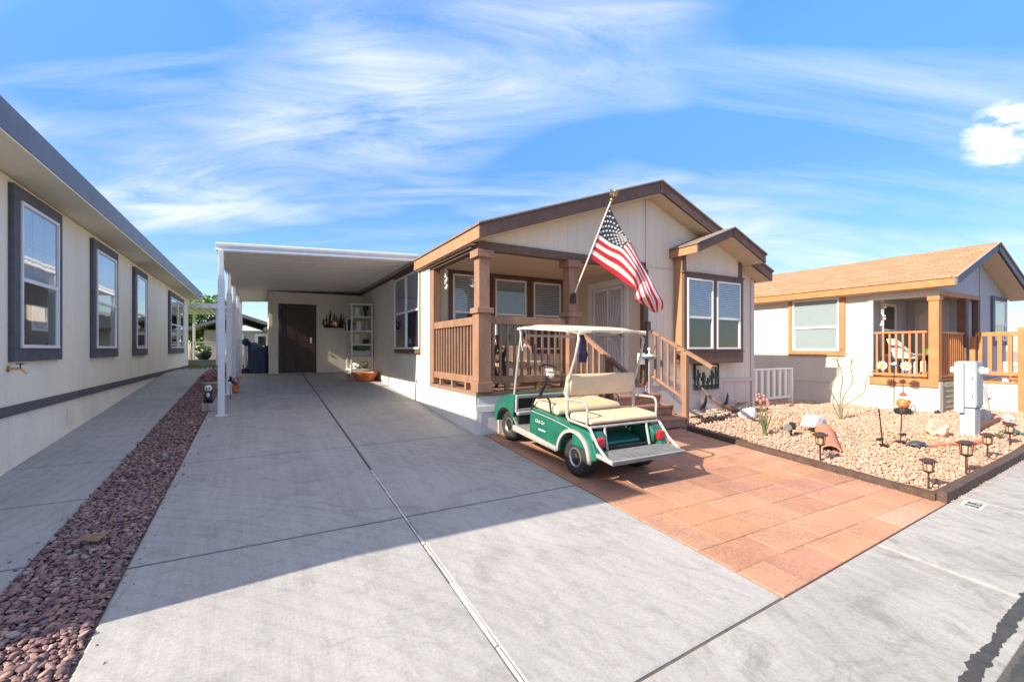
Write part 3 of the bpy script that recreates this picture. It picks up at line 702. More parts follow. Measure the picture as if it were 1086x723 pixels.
# skirting
mb = MB(); mb.fbox(fl, YP, 21, -.03, .015, .3, 1.05); yy = YP
while yy < 20.8:
    mb.fbox(fl, yy+.01, yy+1.19, .015, .022, .3, .94); yy += 1.2
mb.fbox(fl, YP, 21, .015, .03, .95, 1.05)
mb.build('skirting', 'skirt_white', H, bevel=.003)
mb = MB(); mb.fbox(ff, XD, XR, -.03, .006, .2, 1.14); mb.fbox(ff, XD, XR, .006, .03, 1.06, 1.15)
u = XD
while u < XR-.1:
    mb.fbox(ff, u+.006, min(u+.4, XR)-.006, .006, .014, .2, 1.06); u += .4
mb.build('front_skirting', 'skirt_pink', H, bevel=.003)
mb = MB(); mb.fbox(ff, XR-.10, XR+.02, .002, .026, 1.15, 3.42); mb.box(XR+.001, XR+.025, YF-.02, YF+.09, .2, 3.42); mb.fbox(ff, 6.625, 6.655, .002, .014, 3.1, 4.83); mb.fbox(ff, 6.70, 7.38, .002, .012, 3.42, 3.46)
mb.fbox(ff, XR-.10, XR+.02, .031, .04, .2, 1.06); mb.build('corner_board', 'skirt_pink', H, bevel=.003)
# roof
gable_roof(H, 2.86, 10.32, 6.70, 3.68, 5.02, 6.05, 21.2, .035, 'shingle_brown', 'brown_dark', 'soffit_tan', .20, ze1=3.59, side_end=9.33, fas_side='brown_sunlit', fas_t=.035)
mb = MB(); mb.prism([(2.90, 6.086, 3.455), (6.70, 6.086, 4.775), (6.70, 6.086, 4.79), (2.90, 6.086, 3.47)], (0, .31, 0)); mb.prism([(6.70, 6.086, 4.775), (10.28, 6.086, 3.365), (10.28, 6.086, 3.38), (6.70, 6.086, 4.79)], (0, .31, 0))
mb.box(2.885, 3.02, 6.42, 9.32, 3.445, 3.46); mb.box(10.11, 10.29, 6.42, 21, 3.365, 3.38)
mb.build('soffit', 'soffit_tan', H)
# porch beam and posts
mb = MB(); mb.box(2.98, XD-.002, 6.36, 6.50, 3.36, 3.497); mb.box(2.972, 3.11, 6.502, YP, 3.36, 3.497); mb.box(2.93, 2.98, 6.52, YP+.4, 3.40, 3.443)
mb.build('porch_beam', 'brown_dark', H, bevel=.006)
def post(x, y, w=.19, pier=True, half=False, m='brown_wood'):
    P = MB(); h = w/2
    P.box(x-h, x+h, y-h, y+h, 2.44 if pier else 1.13, 3.36)
    if pier:
        P.box(x-h-.02, x+h+.02, y-h-.02, y+h+.02, 1.28, 2.36)
    o = P.build('porch_post', m, H, bevel=.008)
    P = MB(); k = h+.05
    P.box(x-k, x+k, y-k, y+k, 3.24, 3.358); P.build('capital', m, o, bevel=.008)
    if pier:
        P = MB(); P.box(x-k, x+k, y-k, y+k, 2.361, 2.45); P.build('collar', m, o, bevel=.008); P = MB(); P.box(x-k+.01, x+k-.01, y-k+.01, y+k-.01, 1.12, 1.28); P.build('post_base', m, o, bevel=.008)
    return o
post(3.085, 6.445); post(4.83, 6.445); 
mb = MB(); mb.box(XD-.085, XD-.003, 6.35, 6.45, 1.13, 3.36); mb.fbox(ff, XD+.0, XD+.05, .003, .04, 1.16, 3.36); mb.box(XD-.04, XD+.06, 6.30, 6.345, 2.16, 2.34); mb.build('porch_post', 'brown_dark', H, bevel=.006)
mb = MB(); mb.box(2.985, 3.13, 8.44, 8.6, 1.13, 3.36); mb.build('porch_post', 'brown_wood', H, bevel=.006)
mb = MB(); mb.box(2.955, 3.0, 8.6, 9.15, 1.05, 3.44); mb.build('corner_trim', 'beige', H, bevel=.006)
# deck
mb = MB(); yy = 6.43
while yy < 8.6: mb.box(2.97, XD-.003, yy, yy+.135, 1.085, 1.115); yy += .14
mb.box(2.955, 2.995, 6.42, 8.6, 1.055, 1.118); mb.box(2.956, XD-.004, 6.385, 6.425, 1.055, 1.119)
mb.build('porch_deck', 'deck_wood', H, bevel=.004)
mb = MB(); mb.box(2.975, 3.0, 6.43, 8.61, .2, 1.053); mb.box(3.0, XD, 6.41, 6.44, .2, 1.053)
mb.box(2.960, 2.974, 6.415, 8.61, .905, 1.052); mb.box(2.961, 4.95, 6.396, 6.409, .80, .90)
for (a, b) in ((6.45, 6.95), (6.96, 7.75), (7.76, 8.6)): mb.box(2.966, 2.974, a, b, .25, .895)
for (a, b) in ((2.965, 3.06), (3.36, 4.1), (4.11, 4.9)): mb.box(a, b, 6.398, 6.409, .25, .79)
mb.build('deck_skirting', 'skirt_white', H, bevel=.002)
# porch railings
railing(H, PX(3.05, -1), 6.56, 8.46, 2.32, 2.32, 1.36, 1.36, .135, .04, .13, .09, 'brown_wood', brh=.12)
railing(H, PY(6.44, -1), 3.21, 4.70, 2.33, 2.33, 1.36, 1.36, .135, .04, .13, .09, 'brown_wood', brh=.12)
for y in (6.9, 7.5, 8.1): MB().box(3.01, 3.08, y, y+.07, 1.12, 1.305).build('rail_block', 'brown_wood', H)
for x in (3.5, 4.1): MB().box(x, x+.07, 6.40, 6.47, 1.12, 1.305).build('rail_block', 'brown_wood', H)
# steps toward the street
ST = MB()
for i, (y0, zt) in enumerate(((6.08, .945), (5.78, .765), (5.46, .585))):
    ST.box(4.95-.0, 6.72, y0, y0+.34, zt-.045, zt); ST.box(4.97, 6.70, y0+.03, y0+.06, zt-.18, zt-.046)
ST.box(4.98, 6.69, 5.6, 6.38, .3, .41)
S = ST.build('porch_steps', 'step_wood', H, bevel=.006)
mb = MB()
for X in (4.955, 6.70): mb.prism([(X, 5.47, .3), (X, 6.38, .3), (X, 6.38, .9), (X, 6.08, .9), (X, 6.08, .72), (X, 5.78, .72), (X, 5.78, .54), (X, 5.47, .54)], (.02, 0, 0))
mb.build('stringer', 'step_wood', S)
# stair rails
MB().bar((6.76, 4.98, 1.478), (6.76, 5.53, 1.746), .085, .055).build('handrail', 'brown_wood', H, bevel=.006)
railing(H, PX(6.76, -1), 5.55, 6.34, 1.785, 2.17, .92, 1.30, .16, .04, .055, .085, 'brown_wood', name='stair_rail', brh=.05)
mb = MB(); mb.box(6.715, 6.80, 5.50, 5.60, .36, 1.75); mb.build('newel_post', 'brown_wood', H, bevel=.006)
MB().bar((4.95, 4.98, 1.31), (4.95, 5.53, 1.635), .085, .055).build('handrail', 'brown_dark', H, bevel=.006)
railing(H, PX(4.95, -1), 5.55, 6.34, 1.675, 2.14, .96, 1.30, .16, .04, .055, .085, 'brown_wood', name='stair_rail', brh=.05)
mb = MB(); mb.box(4.905, 4.995, 5.50, 5.60, .36, 1.62); mb.build('newel_post', 'brown_dark', H, bevel=.006)
# windows
window(H, fl, 9.16, 11.26, 1.70, 3.60, .10, 'brown_dark', cols=2, upper='blind', split=.5, trims=(.05, .05, .10, .10))
W = window(H, fp, 3.36, 4.06, 1.70, 3.42, .08, 'brown_dark', upper='blind', lower='screen', split=.5)
W = window(H, fp, 4.32, 5.28, 1.70, 3.40, .09, 'brown_dark', upper='shade', lower='screen', split=.5)
W = window(H, fp, 5.29, 6.22, 1.70, 3.40, .09, 'brown_dark', upper='blind', lower='screen', split=.5)
MB().fbox(fp, 3.26, 6.24, .002, .03, 3.40, 3.47).build('window_head_trim', 'brown_dark', H)
MB().fbox(fp, 4.06, 4.32, .002, .026, 1.7, 3.40).build('window_mullion_trim', 'brown_dark', H)
# security door on the porch side wall
d0, d1 = 6.83, 8.10
mb = MB(); mb.fbox(fd, d0, d0+.10, .002, .05, 1.12, 3.24); mb.fbox(fd, d1-.14, d1, .002, .05, 1.12, 3.24); mb.fbox(fd, d0, d1, .002, .052, 3.14, 3.28); mb.fbox(fd, d0+.1, d1-.14, .002, .012, 1.12, 3.14)
D = mb.build('door', 'white_vinyl', H, bevel=.004)
la, lb = d0+.14, d1-.18
mb = MB(); mb.fbox(fd, la, la+.05, .02, .055, 1.16, 3.12); mb.fbox(fd, lb-.05, lb, .02, .055, 1.16, 3.12); mb.fbox(fd, la, lb, .021, .054, 3.06, 3.13); mb.fbox(fd, la, lb, .021, .054, 1.14, 1.22)
mb.fbox(fd, la+.05, lb-.05, .021, .05, 2.08, 2.14); mb.fbox(fd, (la+lb)/2-.012, (la+lb)/2+.012, .022, .05, 1.22, 3.06)
mb.build('security_screen', 'white_metal', D, bevel=.003)
mb = MB(); mb.fbox(fd, la+.05, lb-.05, .014, .018, 1.2, 3.08); mb.build('mesh_screen', 'grey_plastic', D)
mb = MB(); cy = (la+lb)/2
for s in (-1, 1):
    for k in range(4):
        r = .08+.085*k
        for zz, zs in ((2.14, 1), (2.08, -1)):
            pts = [fd(cy+s*(.02+r*math.sin(t*math.pi/2)), .034, zz+zs*(.02+.86*(1-math.cos(t*math.pi/2))*(1-.08*k))) for t in [j/8 for j in range(9)]]
            mb.tube(pts, .008, 5)
mb.build('scroll_bars', 'white_metal', D, smooth=True)
mb = MB(); mb.fbox(fd, la+.005, la+.045, .055, .065, 2.05, 2.2); mb.tube([fd(la+.025, .065, 2.1), fd(la+.025, .11, 2.1), fd(la+.1, .11, 2.1)], .01, 8); mb.build('door_handle', 'brass', D, smooth=True)
# bay window
by, bx0, bx1 = 6.18, 7.43, 9.36
mb = MB(); mb.box(bx0+.01, bx1-.01, by+.01, YF-.031, 1.77, 3.88); fbay = PY(by+.008, -1)
groove_wall(mb, fbay, bx0+.1, bx1-.1, 3.36, lambda u: 3.86+.40*(.99-abs(u-8.40)), .2, peaks=(8.40,)); mb.prism([(bx0+.02, by+.02, 3.7), (bx1-.02, by+.02, 3.7), (bx1-.02, by+.02, 3.80), (8.40, by+.02, 4.2), (bx0+.02, by+.02, 3.80)], (0, .18, 0))
B = mb.build('bay_window', 'beige', H)
mb = MB(); mb.box(bx0-.012, bx0+.009, by+.002, YF-.032, 1.52, 3.74); mb.build('bay_cheek', 'brown_sunlit', B)
mb = MB(); mb.box(bx1-.008, bx1+.012, by+.002, YF-.032, 1.52, 3.74)
mb.box(bx0-.014, bx1+.014, by-.035, YF-.034, 1.50, 1.735); mb.box(bx0-.03, bx1+.03, by-.055, YF-.035, 1.737, 1.765)
mb.build('bay_trim', 'brown_dark', B, bevel=.004)
for a_, b_ in ((bx0-.014, bx0+.105), (bx1-.11, bx1+.014)): MB().box(a_, b_, by-.014, by+.001, 3.365, 3.74).build('bay_corner', 'brown_dark', B, bevel=.004)
fb2 = PY(by+.006, -1)
window(H, fb2, bx0, bx1, 1.766, 3.36, .1, 'brown_dark', cols=2, mull=.12, upper='blind', lower='screen', split=.55, trims=(.10, .11, .03, .12))
MB().box(bx0-.03, bx1+.03, by-.06, by+.004, 3.335, 3.372).build('bay_head_trim', 'brown_dark', H, bevel=.004)
# small gable over the bay
gable_roof(B, 7.31, 9.50, 8.405, 3.83, 4.27, 5.71, 6.41, .03, 'shingle_brown', 'brown_dark', 'soffit_tan', .16, fas_side='brown_sunlit', fas_t=.03)
mb = MB(); mb.prism([(7.35, 5.745, 3.655), (8.405, 5.745, 4.08), (8.405, 5.745, 4.095), (7.35, 5.745, 3.67)], (0, .63, 0)); mb.prism([(8.405, 5.745, 4.08), (9.46, 5.745, 3.655), (9.46, 5.745, 3.67), (8.405, 5.745, 4.095)], (0, .63, 0)); mb.build('bay_soffit', 'soffit_tan', B)
# ------------------------------------------------------------------ flag
T = thing('house_flag', (4.80, 6.33, 2.70), 'large american flag on a slanted pole bracketed to the porch post', 'flag')
pb, pt = Vector((4.80, 6.33, 2.70)), Vector((4.855, 5.40, 4.16))
mb = MB(); mb.tube([pb, pt], .0125, 10); mb.build('pole', 'white_paint', T, smooth=True)
mb = MB(); mb.box(4.75, 4.85, 6.305, 6.328, 2.60, 2.76); mb.tube([pb-(pt-pb).normalized()*.05, pb+(pt-pb).normalized()*.10], .022, 10); mb.build('bracket', 'black_metal', T)
mb = MB(); mb.blob(pt, (.025, .025, .03), 2, 0)
up = (pt-pb).normalized(); e = pt+up*.03
mb.blob(e+up*.05, (.018, .02, .045), 2, .1)
for s in (-1, 1): mb.add([e+up*.02, e+up*.08+Vector((s*.03, 0, .015)), e+up*.10+Vector((s*.085, 0, .035)), e+up*.05+Vector((s*.07, 0, -.01)), e+up*.02+Vector((0, .012, 0)), e+up*.08+Vector((s*.03, .012, .015)), e+up*.10+Vector((s*.085, .012, .035)), e+up*.05+Vector((s*.07, .012, -.01))], [(0, 1, 2, 3), (7, 6, 5, 4), (0, 4, 5, 1), (1, 5, 6, 2), (2, 6, 7, 3), (3, 7, 4, 0)])
mb.blob(e+up*.105, (.014, .02, .016), 2, 0); mb.build('eagle_finial', 'brass', T, smooth=True)
# cloth: control net (fly u across, hoist v down); points in X, Y, Z
def lerp(a, b, t): return a+(b-a)*t
hp = lambda v: pt+(pb-pt)*(.055+.50*v)
net_u = [0, .2, .4, .55, .7, .85, 1.0]
rowsP = [
    [Vector(p) for p in ((4.84, 5.47, 4.00), (5.10, 5.46, 3.76), (5.35, 5.45, 3.51), (5.57, 5.50, 3.31), (5.73, 5.46, 3.05), (5.99, 5.52, 2.83), (6.14, 5.50, 2.62), (6.23, 5.58, 2.60))],
    [Vector(p) for p in ((4.85, 5.71, 3.69), (5.05, 5.62, 3.57), (5.22, 5.52, 3.46), (5.39, 5.42, 3.19), (5.61, 5.46, 2.98), (5.67, 5.40, 2.76), (5.83, 5.44, 2.60), (6.02, 5.56, 2.42))],
    [Vector(p) for p in ((4.83, 5.93, 3.35), (5.09, 5.84, 3.17), (5.35, 5.74, 2.99), (5.53, 5.60, 2.81), (5.60, 5.66, 2.74), (5.55, 5.60, 2.66), (5.59, 5.62, 2.60), (5.87, 5.62, 2.59))]]
NU, NV = 70, 39
def sp(seq, t):
    x = t*(len(seq)-1); i = min(int(x), len(seq)-2); k = x-i
    p0 = seq[max(i-1, 0)]; p1 = seq[i]; p2 = seq[i+1]; p3 = seq[min(i+2, len(seq)-1)]
    return .5*((2*p1)+(p2-p0)*k+(2*p0-5*p1+4*p2-p3)*k*k+(3*p1-p0-3*p2+p3)*k**3)
rowsP[0][0] = hp(0); rowsP[1][0] = hp(.5); rowsP[2][0] = hp(1)
def flagpt(u, v):
    a, b, c = (sp(r, u) for r in rowsP)
    p = a*(2*(v-.5)*(v-1))+b*(4*v*(1-v))+c*(2*v*(v-.5))
    p = p+Vector((0, 1, 0))*(.030*math.sin(v*15+u*2.5)*u)+Vector((.012*math.sin(v*11+u*7)*u, 0, 0))
    return p
US = [i/NU for i in range(NU+1)]; VS = [i/52 for i in range(53)]
gv = [flagpt(u, v) for u in US for v in VS]; gf = []; gm = []; m_ = len(VS)
for i in range(NU):
    for j in range(m_-1):
        u, v = (US[i]+US[i+1])/2, (VS[j]+VS[j+1])/2
        gf.append((i*m_+j, (i+1)*m_+j, (i+1)*m_+j+1, i*m_+j+1)); gm.append(2 if (u < 2/7 and v < 7/13) else (0 if int(v*13) % 2 == 0 else 1))
for r in range(9):
    for c in range(6 if r % 2 == 0 else 5):
        uc = 2/7*((c*2+1 if r % 2 == 0 else c*2+2)/12); vc = 7/13*((r+1)/10)
        ctr = flagpt(uc, vc); du = (flagpt(uc+.01, vc)-ctr).normalized(); dv = (flagpt(uc, vc+.01)-ctr); dv = (dv-du*dv.dot(du)).normalized(); nn = du.cross(dv)
        for sg in (1, -1):
            n0 = len(gv); gv += [ctr+nn*.0035*sg+(du*math.sin(j*math.pi/5)-dv*math.cos(j*math.pi/5))*(.025 if j % 2 == 0 else .0105) for j in range(10)]
            gf.append(tuple(range(n0, n0+10))); gm.append(1)
mb = MB(); mb.add(gv, gf); o = mb.build('cloth', 'flag_red', T, smooth=True)
o.data.materials.append(M['flag_white']); o.data.materials.append(M['flag_blue'])
o.data.polygons.foreach_set('material_index', gm)

# ------------------------------------------------------------------ CARPORT
T = thing('carport', (-.57, 9.2, .64), 'white flat roofed carport with ribbed ceiling over the driveway', 'carport')
zc = lambda x: 3.50+(x+.63)*.045
mb = MB(); y0, y1 = 9.33, 18.9
yy = y0
vs = []; fs = []
ys = []
while yy < y1: ys += [(yy, 0), (yy+.20, 0), (yy+.205, .055), (yy+.245, .055)]; yy += .25
for (y, dz) in ys: vs += [(-.60, y, zc(-.60)+dz+.012), (2.99, y, zc(2.99)+dz+.012)]
for i in range(len(ys)-1): fs.append((2*i, 2*i+1, 2*i+3, 2*i+2))
mb.add(vs, fs); mb.hexa([(-.60, y0, zc(-.6)+.06), (2.92, y0, zc(2.92)+.06), (2.92, y1, zc(2.92)+.06), (-.60, y1, zc(-.6)+.06), (-.60, y0, zc(-.6)+.09), (2.92, y0, zc(2.92)+.09), (2.92, y1, zc(2.92)+.09), (-.60, y1, zc(-.6)+.09)])
mb.build('roof_panel', 'carport_ceiling', T)
mb = MB()
prof = [(0, 0), (-.035, 0), (-.045, .03), (-.02, .055), (-.02, .075), (-.05, .10), (-.05, .145), (-.03, .155), (0, .155)]
def gut(xa, xb, yfun):
    pass
mb.prism([(-.66, 9.33+p, zc(-.66)-.0+q) for p, q in prof], (3.60, 0, 3.60*.045))
mb.build('front_fascia', 'white_metal', T, bevel=.004)
mb = MB(); mb.prism([(-.605+p, 9.335, 3.47+q) for p, q in prof], (0, 9.6, 0)); mb.build('side_gutter', 'white_metal', T, bevel=.004)
mb = MB(); mb.box(2.95, 2.999, 9.34, 15.19, 3.595, 3.655); mb.build('wall_hanger', 'brown_dark', T)
for y in (9.22, 11.55, 13.85, 16.3, 18.6):
    mb = MB(); mb.box(-.61, -.535, y-.04, y+.04, G(-.57, y)-.02, 3.505); P = mb.build('post', 'white_metal', T, bevel=.006)
    mb = MB(); mb.box(-.622, -.523, y-.052, y+.052, G(-.57, y)-.02, 3.0); mb.box(-.66, -.49, y-.07, y+.07, G(-.57, y)-.005, G(-.57, y)+.012); mb.build('post_sleeve', 'white_metal', P, bevel=.006)
# storage room across the end of the carport
T = thing('storage_room', (1.6, 15.2, 1.06), 'beige storage room with dark door closing the end of the carport', 'shed')
fs_ = PY(15.2, -1)
mb = MB(); groove_wall(mb, fs_, .27, 2.997, 1.0, 3.53, .205); mb.box(.28, 2.99, 15.21, 18.85, .9, 3.44); groove_wall(mb, PX(.27, -1), 15.2, 18.86, 1.0, 3.5)
mb.build('wall', 'beige_dim', T)
mb = MB(); mb.fbox(fs_, .255, .34, .001, .02, 1.05, 3.52); mb.box(.245, .269, 15.19, 15.27, 1.05, 3.5); mb.build('corner_trim', 'beige', T)
mb = MB(); mb.fbox(fs_, .50, .60, .002, .035, 1.07, 3.17); mb.fbox(fs_, 1.45, 1.55, .002, .035, 1.07, 3.17); mb.fbox(fs_, .60, 1.45, .002, .036, 3.08, 3.17); mb.build('door_frame', 'dark_door', T, bevel=.004)
mb = MB(); mb.fbox(fs_, .605, 1.445, .002, .018, 1.075, 3.075)
for (za, zb) in ((1.18, 1.85), (1.98, 2.62), (2.72, 2.97)):
    for (ua, ub) in ((.69, .99), (1.06, 1.36)):
        mb.fbox(fs_, ua, ub, .018, .022, za, za+.02); mb.fbox(fs_, ua, ub, .018, .022, zb-.02, zb); mb.fbox(fs_, ua, ua+.02, .018, .022, za+.02, zb-.02); mb.fbox(fs_, ub-.02, ub, .018, .022, za+.02, zb-.02); mb.fbox(fs_, ua+.05, ub-.05, .018, .024, za+.05, zb-.05)
D = mb.build('door', 'dark_door', T, bevel=.003)
mb = MB(); mb.fbox(fs_, 1.37, 1.42, .018, .024, 1.98, 2.16); mb.tube([fs_(1.395, .024, 2.03), fs_(1.395, .07, 2.03), fs_(1.30, .07, 2.03)], .01, 8); mb.lathe([(0, -.07), (.025, -.07), (.025, -.02), (0, -.02)], fs_(1.395, 0, 2.12), 'y', 12); mb.build('door_handle', 'steel', D, smooth=True)

# ------------------------------------------------------------------ RIGHT HOUSE
H = thing('manufactured_house', (13.3, 4.15, .35), 'pale house with orange trim, golden shingles and a corner porch behind the meter pedestal', 'house')
XN, YN = 13.3, 4.10
fn = PX(XN, -1); fg = PY(YN, -1)
mb = MB(); groove_wall(mb, fn, 5.36, 24, .95, 3.25, .2); mb.box(XN+.01, XN+.08, 5.37, 24, .3, 3.25)
mb.build('side_wall', 'neighbor_wall', H)
nz = lambda u: (3.35+(u-13.0)*.385) if u < 15.67 else (4.378-(u-15.67)*.385)
mb = MB(); groove_wall(mb, fg, 16.0, 18.1, .9, lambda u: nz(u)-.06, .2); groove_wall(mb, fg, XN, 15.999, 3.13, lambda u: nz(u)-.06, .2, peaks=(15.67,))
mb.box(16.0, 18.09, YN+.01, YN+.08, .9, 3.2); mb.prism([(XN+.02, YN+.01, 3.14), (18.05, YN+.01, 3.14), (18.05, YN+.01, 3.25), (15.67, YN+.01, 4.25), (XN+.02, YN+.01, 3.25)], (0, .06, 0)); mb.fbox(fg, 16.0, 16.05, .002, .02, 3.13, 4.1); mb.fbox(fg, 16.06, 18.1, .002, .012, 3.62, 3.65)
mb.box(18.03, 18.1, YN+.08, 24, .3, 3.25); mb.box(XN, 18.1, 23.95, 24, .3, 3.25)
mb.build('front_wall', 'neighbor_front_shaded', H)
mb = MB(); groove_wall(mb, PY(5.40, -1), XN, 16.0, .9, 3.2); groove_wall(mb, PX(15.6, -1), YN+.09, 5.40, .9, 3.2); mb.box(XN+.005, 16, 5.41, 5.5, .9, 3.2); mb.box(15.61, 15.99, YN+.09, 5.40, .9, 3.2)
mb.build('porch_wall', 'neighbor_front_shaded', H)
MB().box(XN+.01, 15.99, YN+.09, 5.4, 3.135, 3.15).build('porch_ceiling', 'soffit_tan', H)
mb = MB(); mb.fbox(fn, YN+.02, 24, -.05, .005, .1, .94); mb.fbox(fn, 5.36, 24, .005, .02, .91, .97); mb.build('skirting', 'neighbor_wall', H)
gable_roof(H, 13.0, 18.4, 15.67, 3.36, 4.39, 3.66, 24.3, .03, 'shingle_gold', 'neighbor_blue', 'soffit_tan', .17, ze1=3.36, fas_side='orange_wood', fas_t=.035)
mb = MB(); mb.prism([(13.04, 3.70, 3.15), (15.67, 3.70, 4.165), (15.67, 3.70, 4.18), (13.04, 3.70, 3.165)], (0, .395, 0)); mb.prism([(15.67, 3.70, 4.165), (18.36, 3.70, 3.13), (18.36, 3.70, 3.145), (15.67, 3.70, 4.18)], (0, .395, 0)); mb.box(13.04, XN, 4.1, 24, 3.155, 3.17); mb.build('soffit', 'soffit_tan', H)
mb = MB(); mb.fbox(fn, 4.04, 5.38, .0, .04, 3.0, 3.15); mb.fbox(fn, 5.28, 5.38, .0, .03, 1.13, 3.0); mb.build('porch_header', 'neighbor_wall', H, bevel=.004)
mb = MB(); mb.box(13.35, 16.0, YN-.035, YN+.07, 3.03, 3.128); mb.build('porch_beam', 'orange_wood', H, bevel=.005)
P = MB(); P.box(13.285, 13.47, 4.05, 4.23, 1.08, 2.995); o = P.build('porch_post', 'orange_wood', H, bevel=.008)
P = MB(); P.box(13.265, 13.49, 4.03, 4.25, 2.90, 2.999); P.build('post_wrap', 'orange_wood', o, bevel=.005)
P = MB(); P.box(15.02, 15.2, YN-.03, YN+.14, 1.05, 3.03); P.build('porch_post', 'brown_dark', H, bevel=.008)  # dark brown stands for shade on this post and the next
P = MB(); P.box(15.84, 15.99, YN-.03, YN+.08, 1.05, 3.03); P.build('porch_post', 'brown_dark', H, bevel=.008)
mb = MB(); mb.box(13.31, 16.0, YN+.02, 5.39, 1.06, 1.11); mb.fbox(fn, YN-.05, 5.36, .006, .04, .93, 1.10); mb.build('porch_deck', 'orange_wood', H, bevel=.004)
mb = MB(); yy = .32
while yy < 1.02:
    mb.hexa([(13.48, YN-.05, yy), (15.0, YN-.05, yy), (15.0, YN-.02, yy), (13.48, YN-.02, yy), (13.48, YN-.025, yy+.12), (15.0, YN-.025, yy+.12), (15.0, YN-.01, yy+.12), (13.48, YN-.01, yy+.12)]); yy += .121
mb.build('lap_skirting', 'olive_lap', H)
mb = MB(); mb.box(13.29, 13.475, 4.03, 4.13, .2, 1.055); mb.build('corner_board', 'neighbor_wall', H, bevel=.004)
railing(H, fn, 4.25, 5.27, 2.22, 2.22, 1.22, 1.22, .125, .04, .05, .06, 'orange_wood', brh=.06, inset=.0)
railing(H, PY(YN+.03, -1), 13.48, 15.01, 2.20, 2.20, 1.20, 1.20, .13, .04, .05, .07, 'orange_wood', brh=.05)
window(H, fn, 5.89, 7.32, 1.62, 3.28, .13, 'orange_wood', upper='shade', lower='shade', split=.55)
window(H, PY(5.40, -1), 13.95, 14.75, 1.6, 2.98, .03, 'white_vinyl', upper='room', lower='screen', split=.5)
window(H, fg, 16.85, 18.0, 1.9, 3.2, .12, 'neighbor_blue', upper='curtain', lower='screen', split=.6)
fdn = PX(15.6, -1)
mb = MB(); mb.fbox(fdn, 4.55, 5.25, .002, .04, 1.12, 3.06); D = mb.build('door', 'grey_plastic', H, bevel=.005)
mb = MB(); pts = [(4.65, 1.3), (5.15, 1.3), (5.15, 2.6)]+[(4.9+.25*math.cos(t), 2.6+.25*math.sin(t)) for t in [math.pi*k/10 for k in range(1, 10)]]+[(4.65, 2.6)]
mb.prism([fdn(u, .041, z) for u, z in pts], (-.02, 0, 0)); mb.build('door_panel', 'skirt_pink', D, bevel=.004)
# projecting entry deck with wide slats at the right edge of the picture
XE = 15.1
mb = MB(); mb.box(XE, 17.5, 2.2, 4.04, .98, 1.04); mb.build('entry_deck', 'orange_wood', H, bevel=.004)
mb = MB(); mb.box(XE+.01, 17.4, 2.25, 4.0, .2, .978); mb.build('deck_skirting', 'neighbor_wall', H)
for y in (3.98, 3.18, 2.25):
    mb = MB(); mb.box(XE-.02, XE+.09, y-.05, y+.05, .2 if y < 3.9 else .95, 2.3 if y < 3.9 else 2.1); mb.build('deck_post', 'orange_wood', H, bevel=.005)
railing(H, PX(XE+.03, -1), 2.30, 3.93, 2.20, 2.20, 1.27, 1.27, .165, .075, .10, .09, 'orange_wood', brh=.09)

# ------------------------------------------------------------------ SMALL WHITE SIDE FENCE
T = thing('picket_gate', (10.3, 6.8, .4), 'low white railing with flat pickets between the two houses', 'fence')
ffn = PY(6.82, -1)
mb = MB(); mb.fbox(ffn, 10.25, 12.55, -.03, .03, 1.255, 1.30); mb.fbox(ffn, 10.25, 12.45, -.02, .02, .50, .555); mb.build('rails', 'white_vinyl', T, bevel=.005)
for k in range(9): MB().fbox(ffn, 10.33+k*.262, 10.43+k*.262, -.018, .018, .53, 1.26).build('picket', 'white_vinyl', T, bevel=.004)
mb = MB(); mb.fbox(ffn, 12.42, 12.50, -.05, .05, .3, 1.254); mb.build('post', 'white_vinyl', T, bevel=.005)

# ------------------------------------------------------------------ GOLF CART
SL = math.atan(.07)
CART = thing('golf_cart', (3.79, 4.25, G(3.79, 4.25)+.003), 'green golf cart with cream seats and canopy parked on the pavers', 'golf cart', rot=(SL, 0, 0))
def cb(mb, name, m, par=None, **k): return mb.build(name, m, par or CART, world=False, **k)
def wheel(x, y, s, w=.20):
    mb = MB(); r = .225
    prof = [(.115, -w/2+.02), (.14, -w/2+.005), (.175, -w/2), (.20, -w/2+.012), (.218, -w/2+.035), (.225, -w/2+.06), (.225, w/2-.06), (.218, w/2-.035), (.20, w/2-.012), (.175, w/2), (.14, w/2-.005), (.115, w/2-.02)]
    mb.lathe(prof, (x, y, r), 'x', 40); 
    for k in range(36):
        t = 2*math.pi*k/36
        for sx in (-1, 1):
            c = Vector((x+sx*.045, y+.224*math.cos(t), r+.224*math.sin(t))); tg = Vector((0, -math.sin(t), math.cos(t)))
            mb.bar(c-Vector((.032, 0, 0))-tg*.004*sx, c+Vector((.032, 0, 0))+tg*.004*sx, .022, .006, up=(0, math.cos(t), math.sin(t)))
    W = cb(mb, 'wheel', 'rubber', smooth=True)
    mb = MB(); o = s*(w/2-.02)
    mb.lathe([(.118, -o*.2), (.122, o*.9), (.117, o*1.14), (.100, o*1.18), (.088, o*1.0), (.088, o*.7)], (x, y, r), 'x', 36); cb(mb, 'rim', 'hubcap', W, smooth=True)
    mb = MB()
    mb.lathe([(.0885, o*.7), (.086, o*.86), (.06, o*.95), (.045, o*.92), (.042, o*1.08), (.03, o*1.18), (0, o*1.2)], (x, y, r), 'x', 28)
    for k in range(8):
        t = 2*math.pi*k/8; c = Vector((x+o*.93, y+.072*math.cos(t), r+.072*math.sin(t))); mb.blob(c, (.012, .017, .017), 1, 0)
    cb(mb, 'hub_cap', 'black_plastic', W, smooth=True)
wheel(-.46, 0, -1); wheel(.46, 0, 1); wheel(-.41, 1.72, -1, .18); wheel(.41, 1.72, 1, .18)
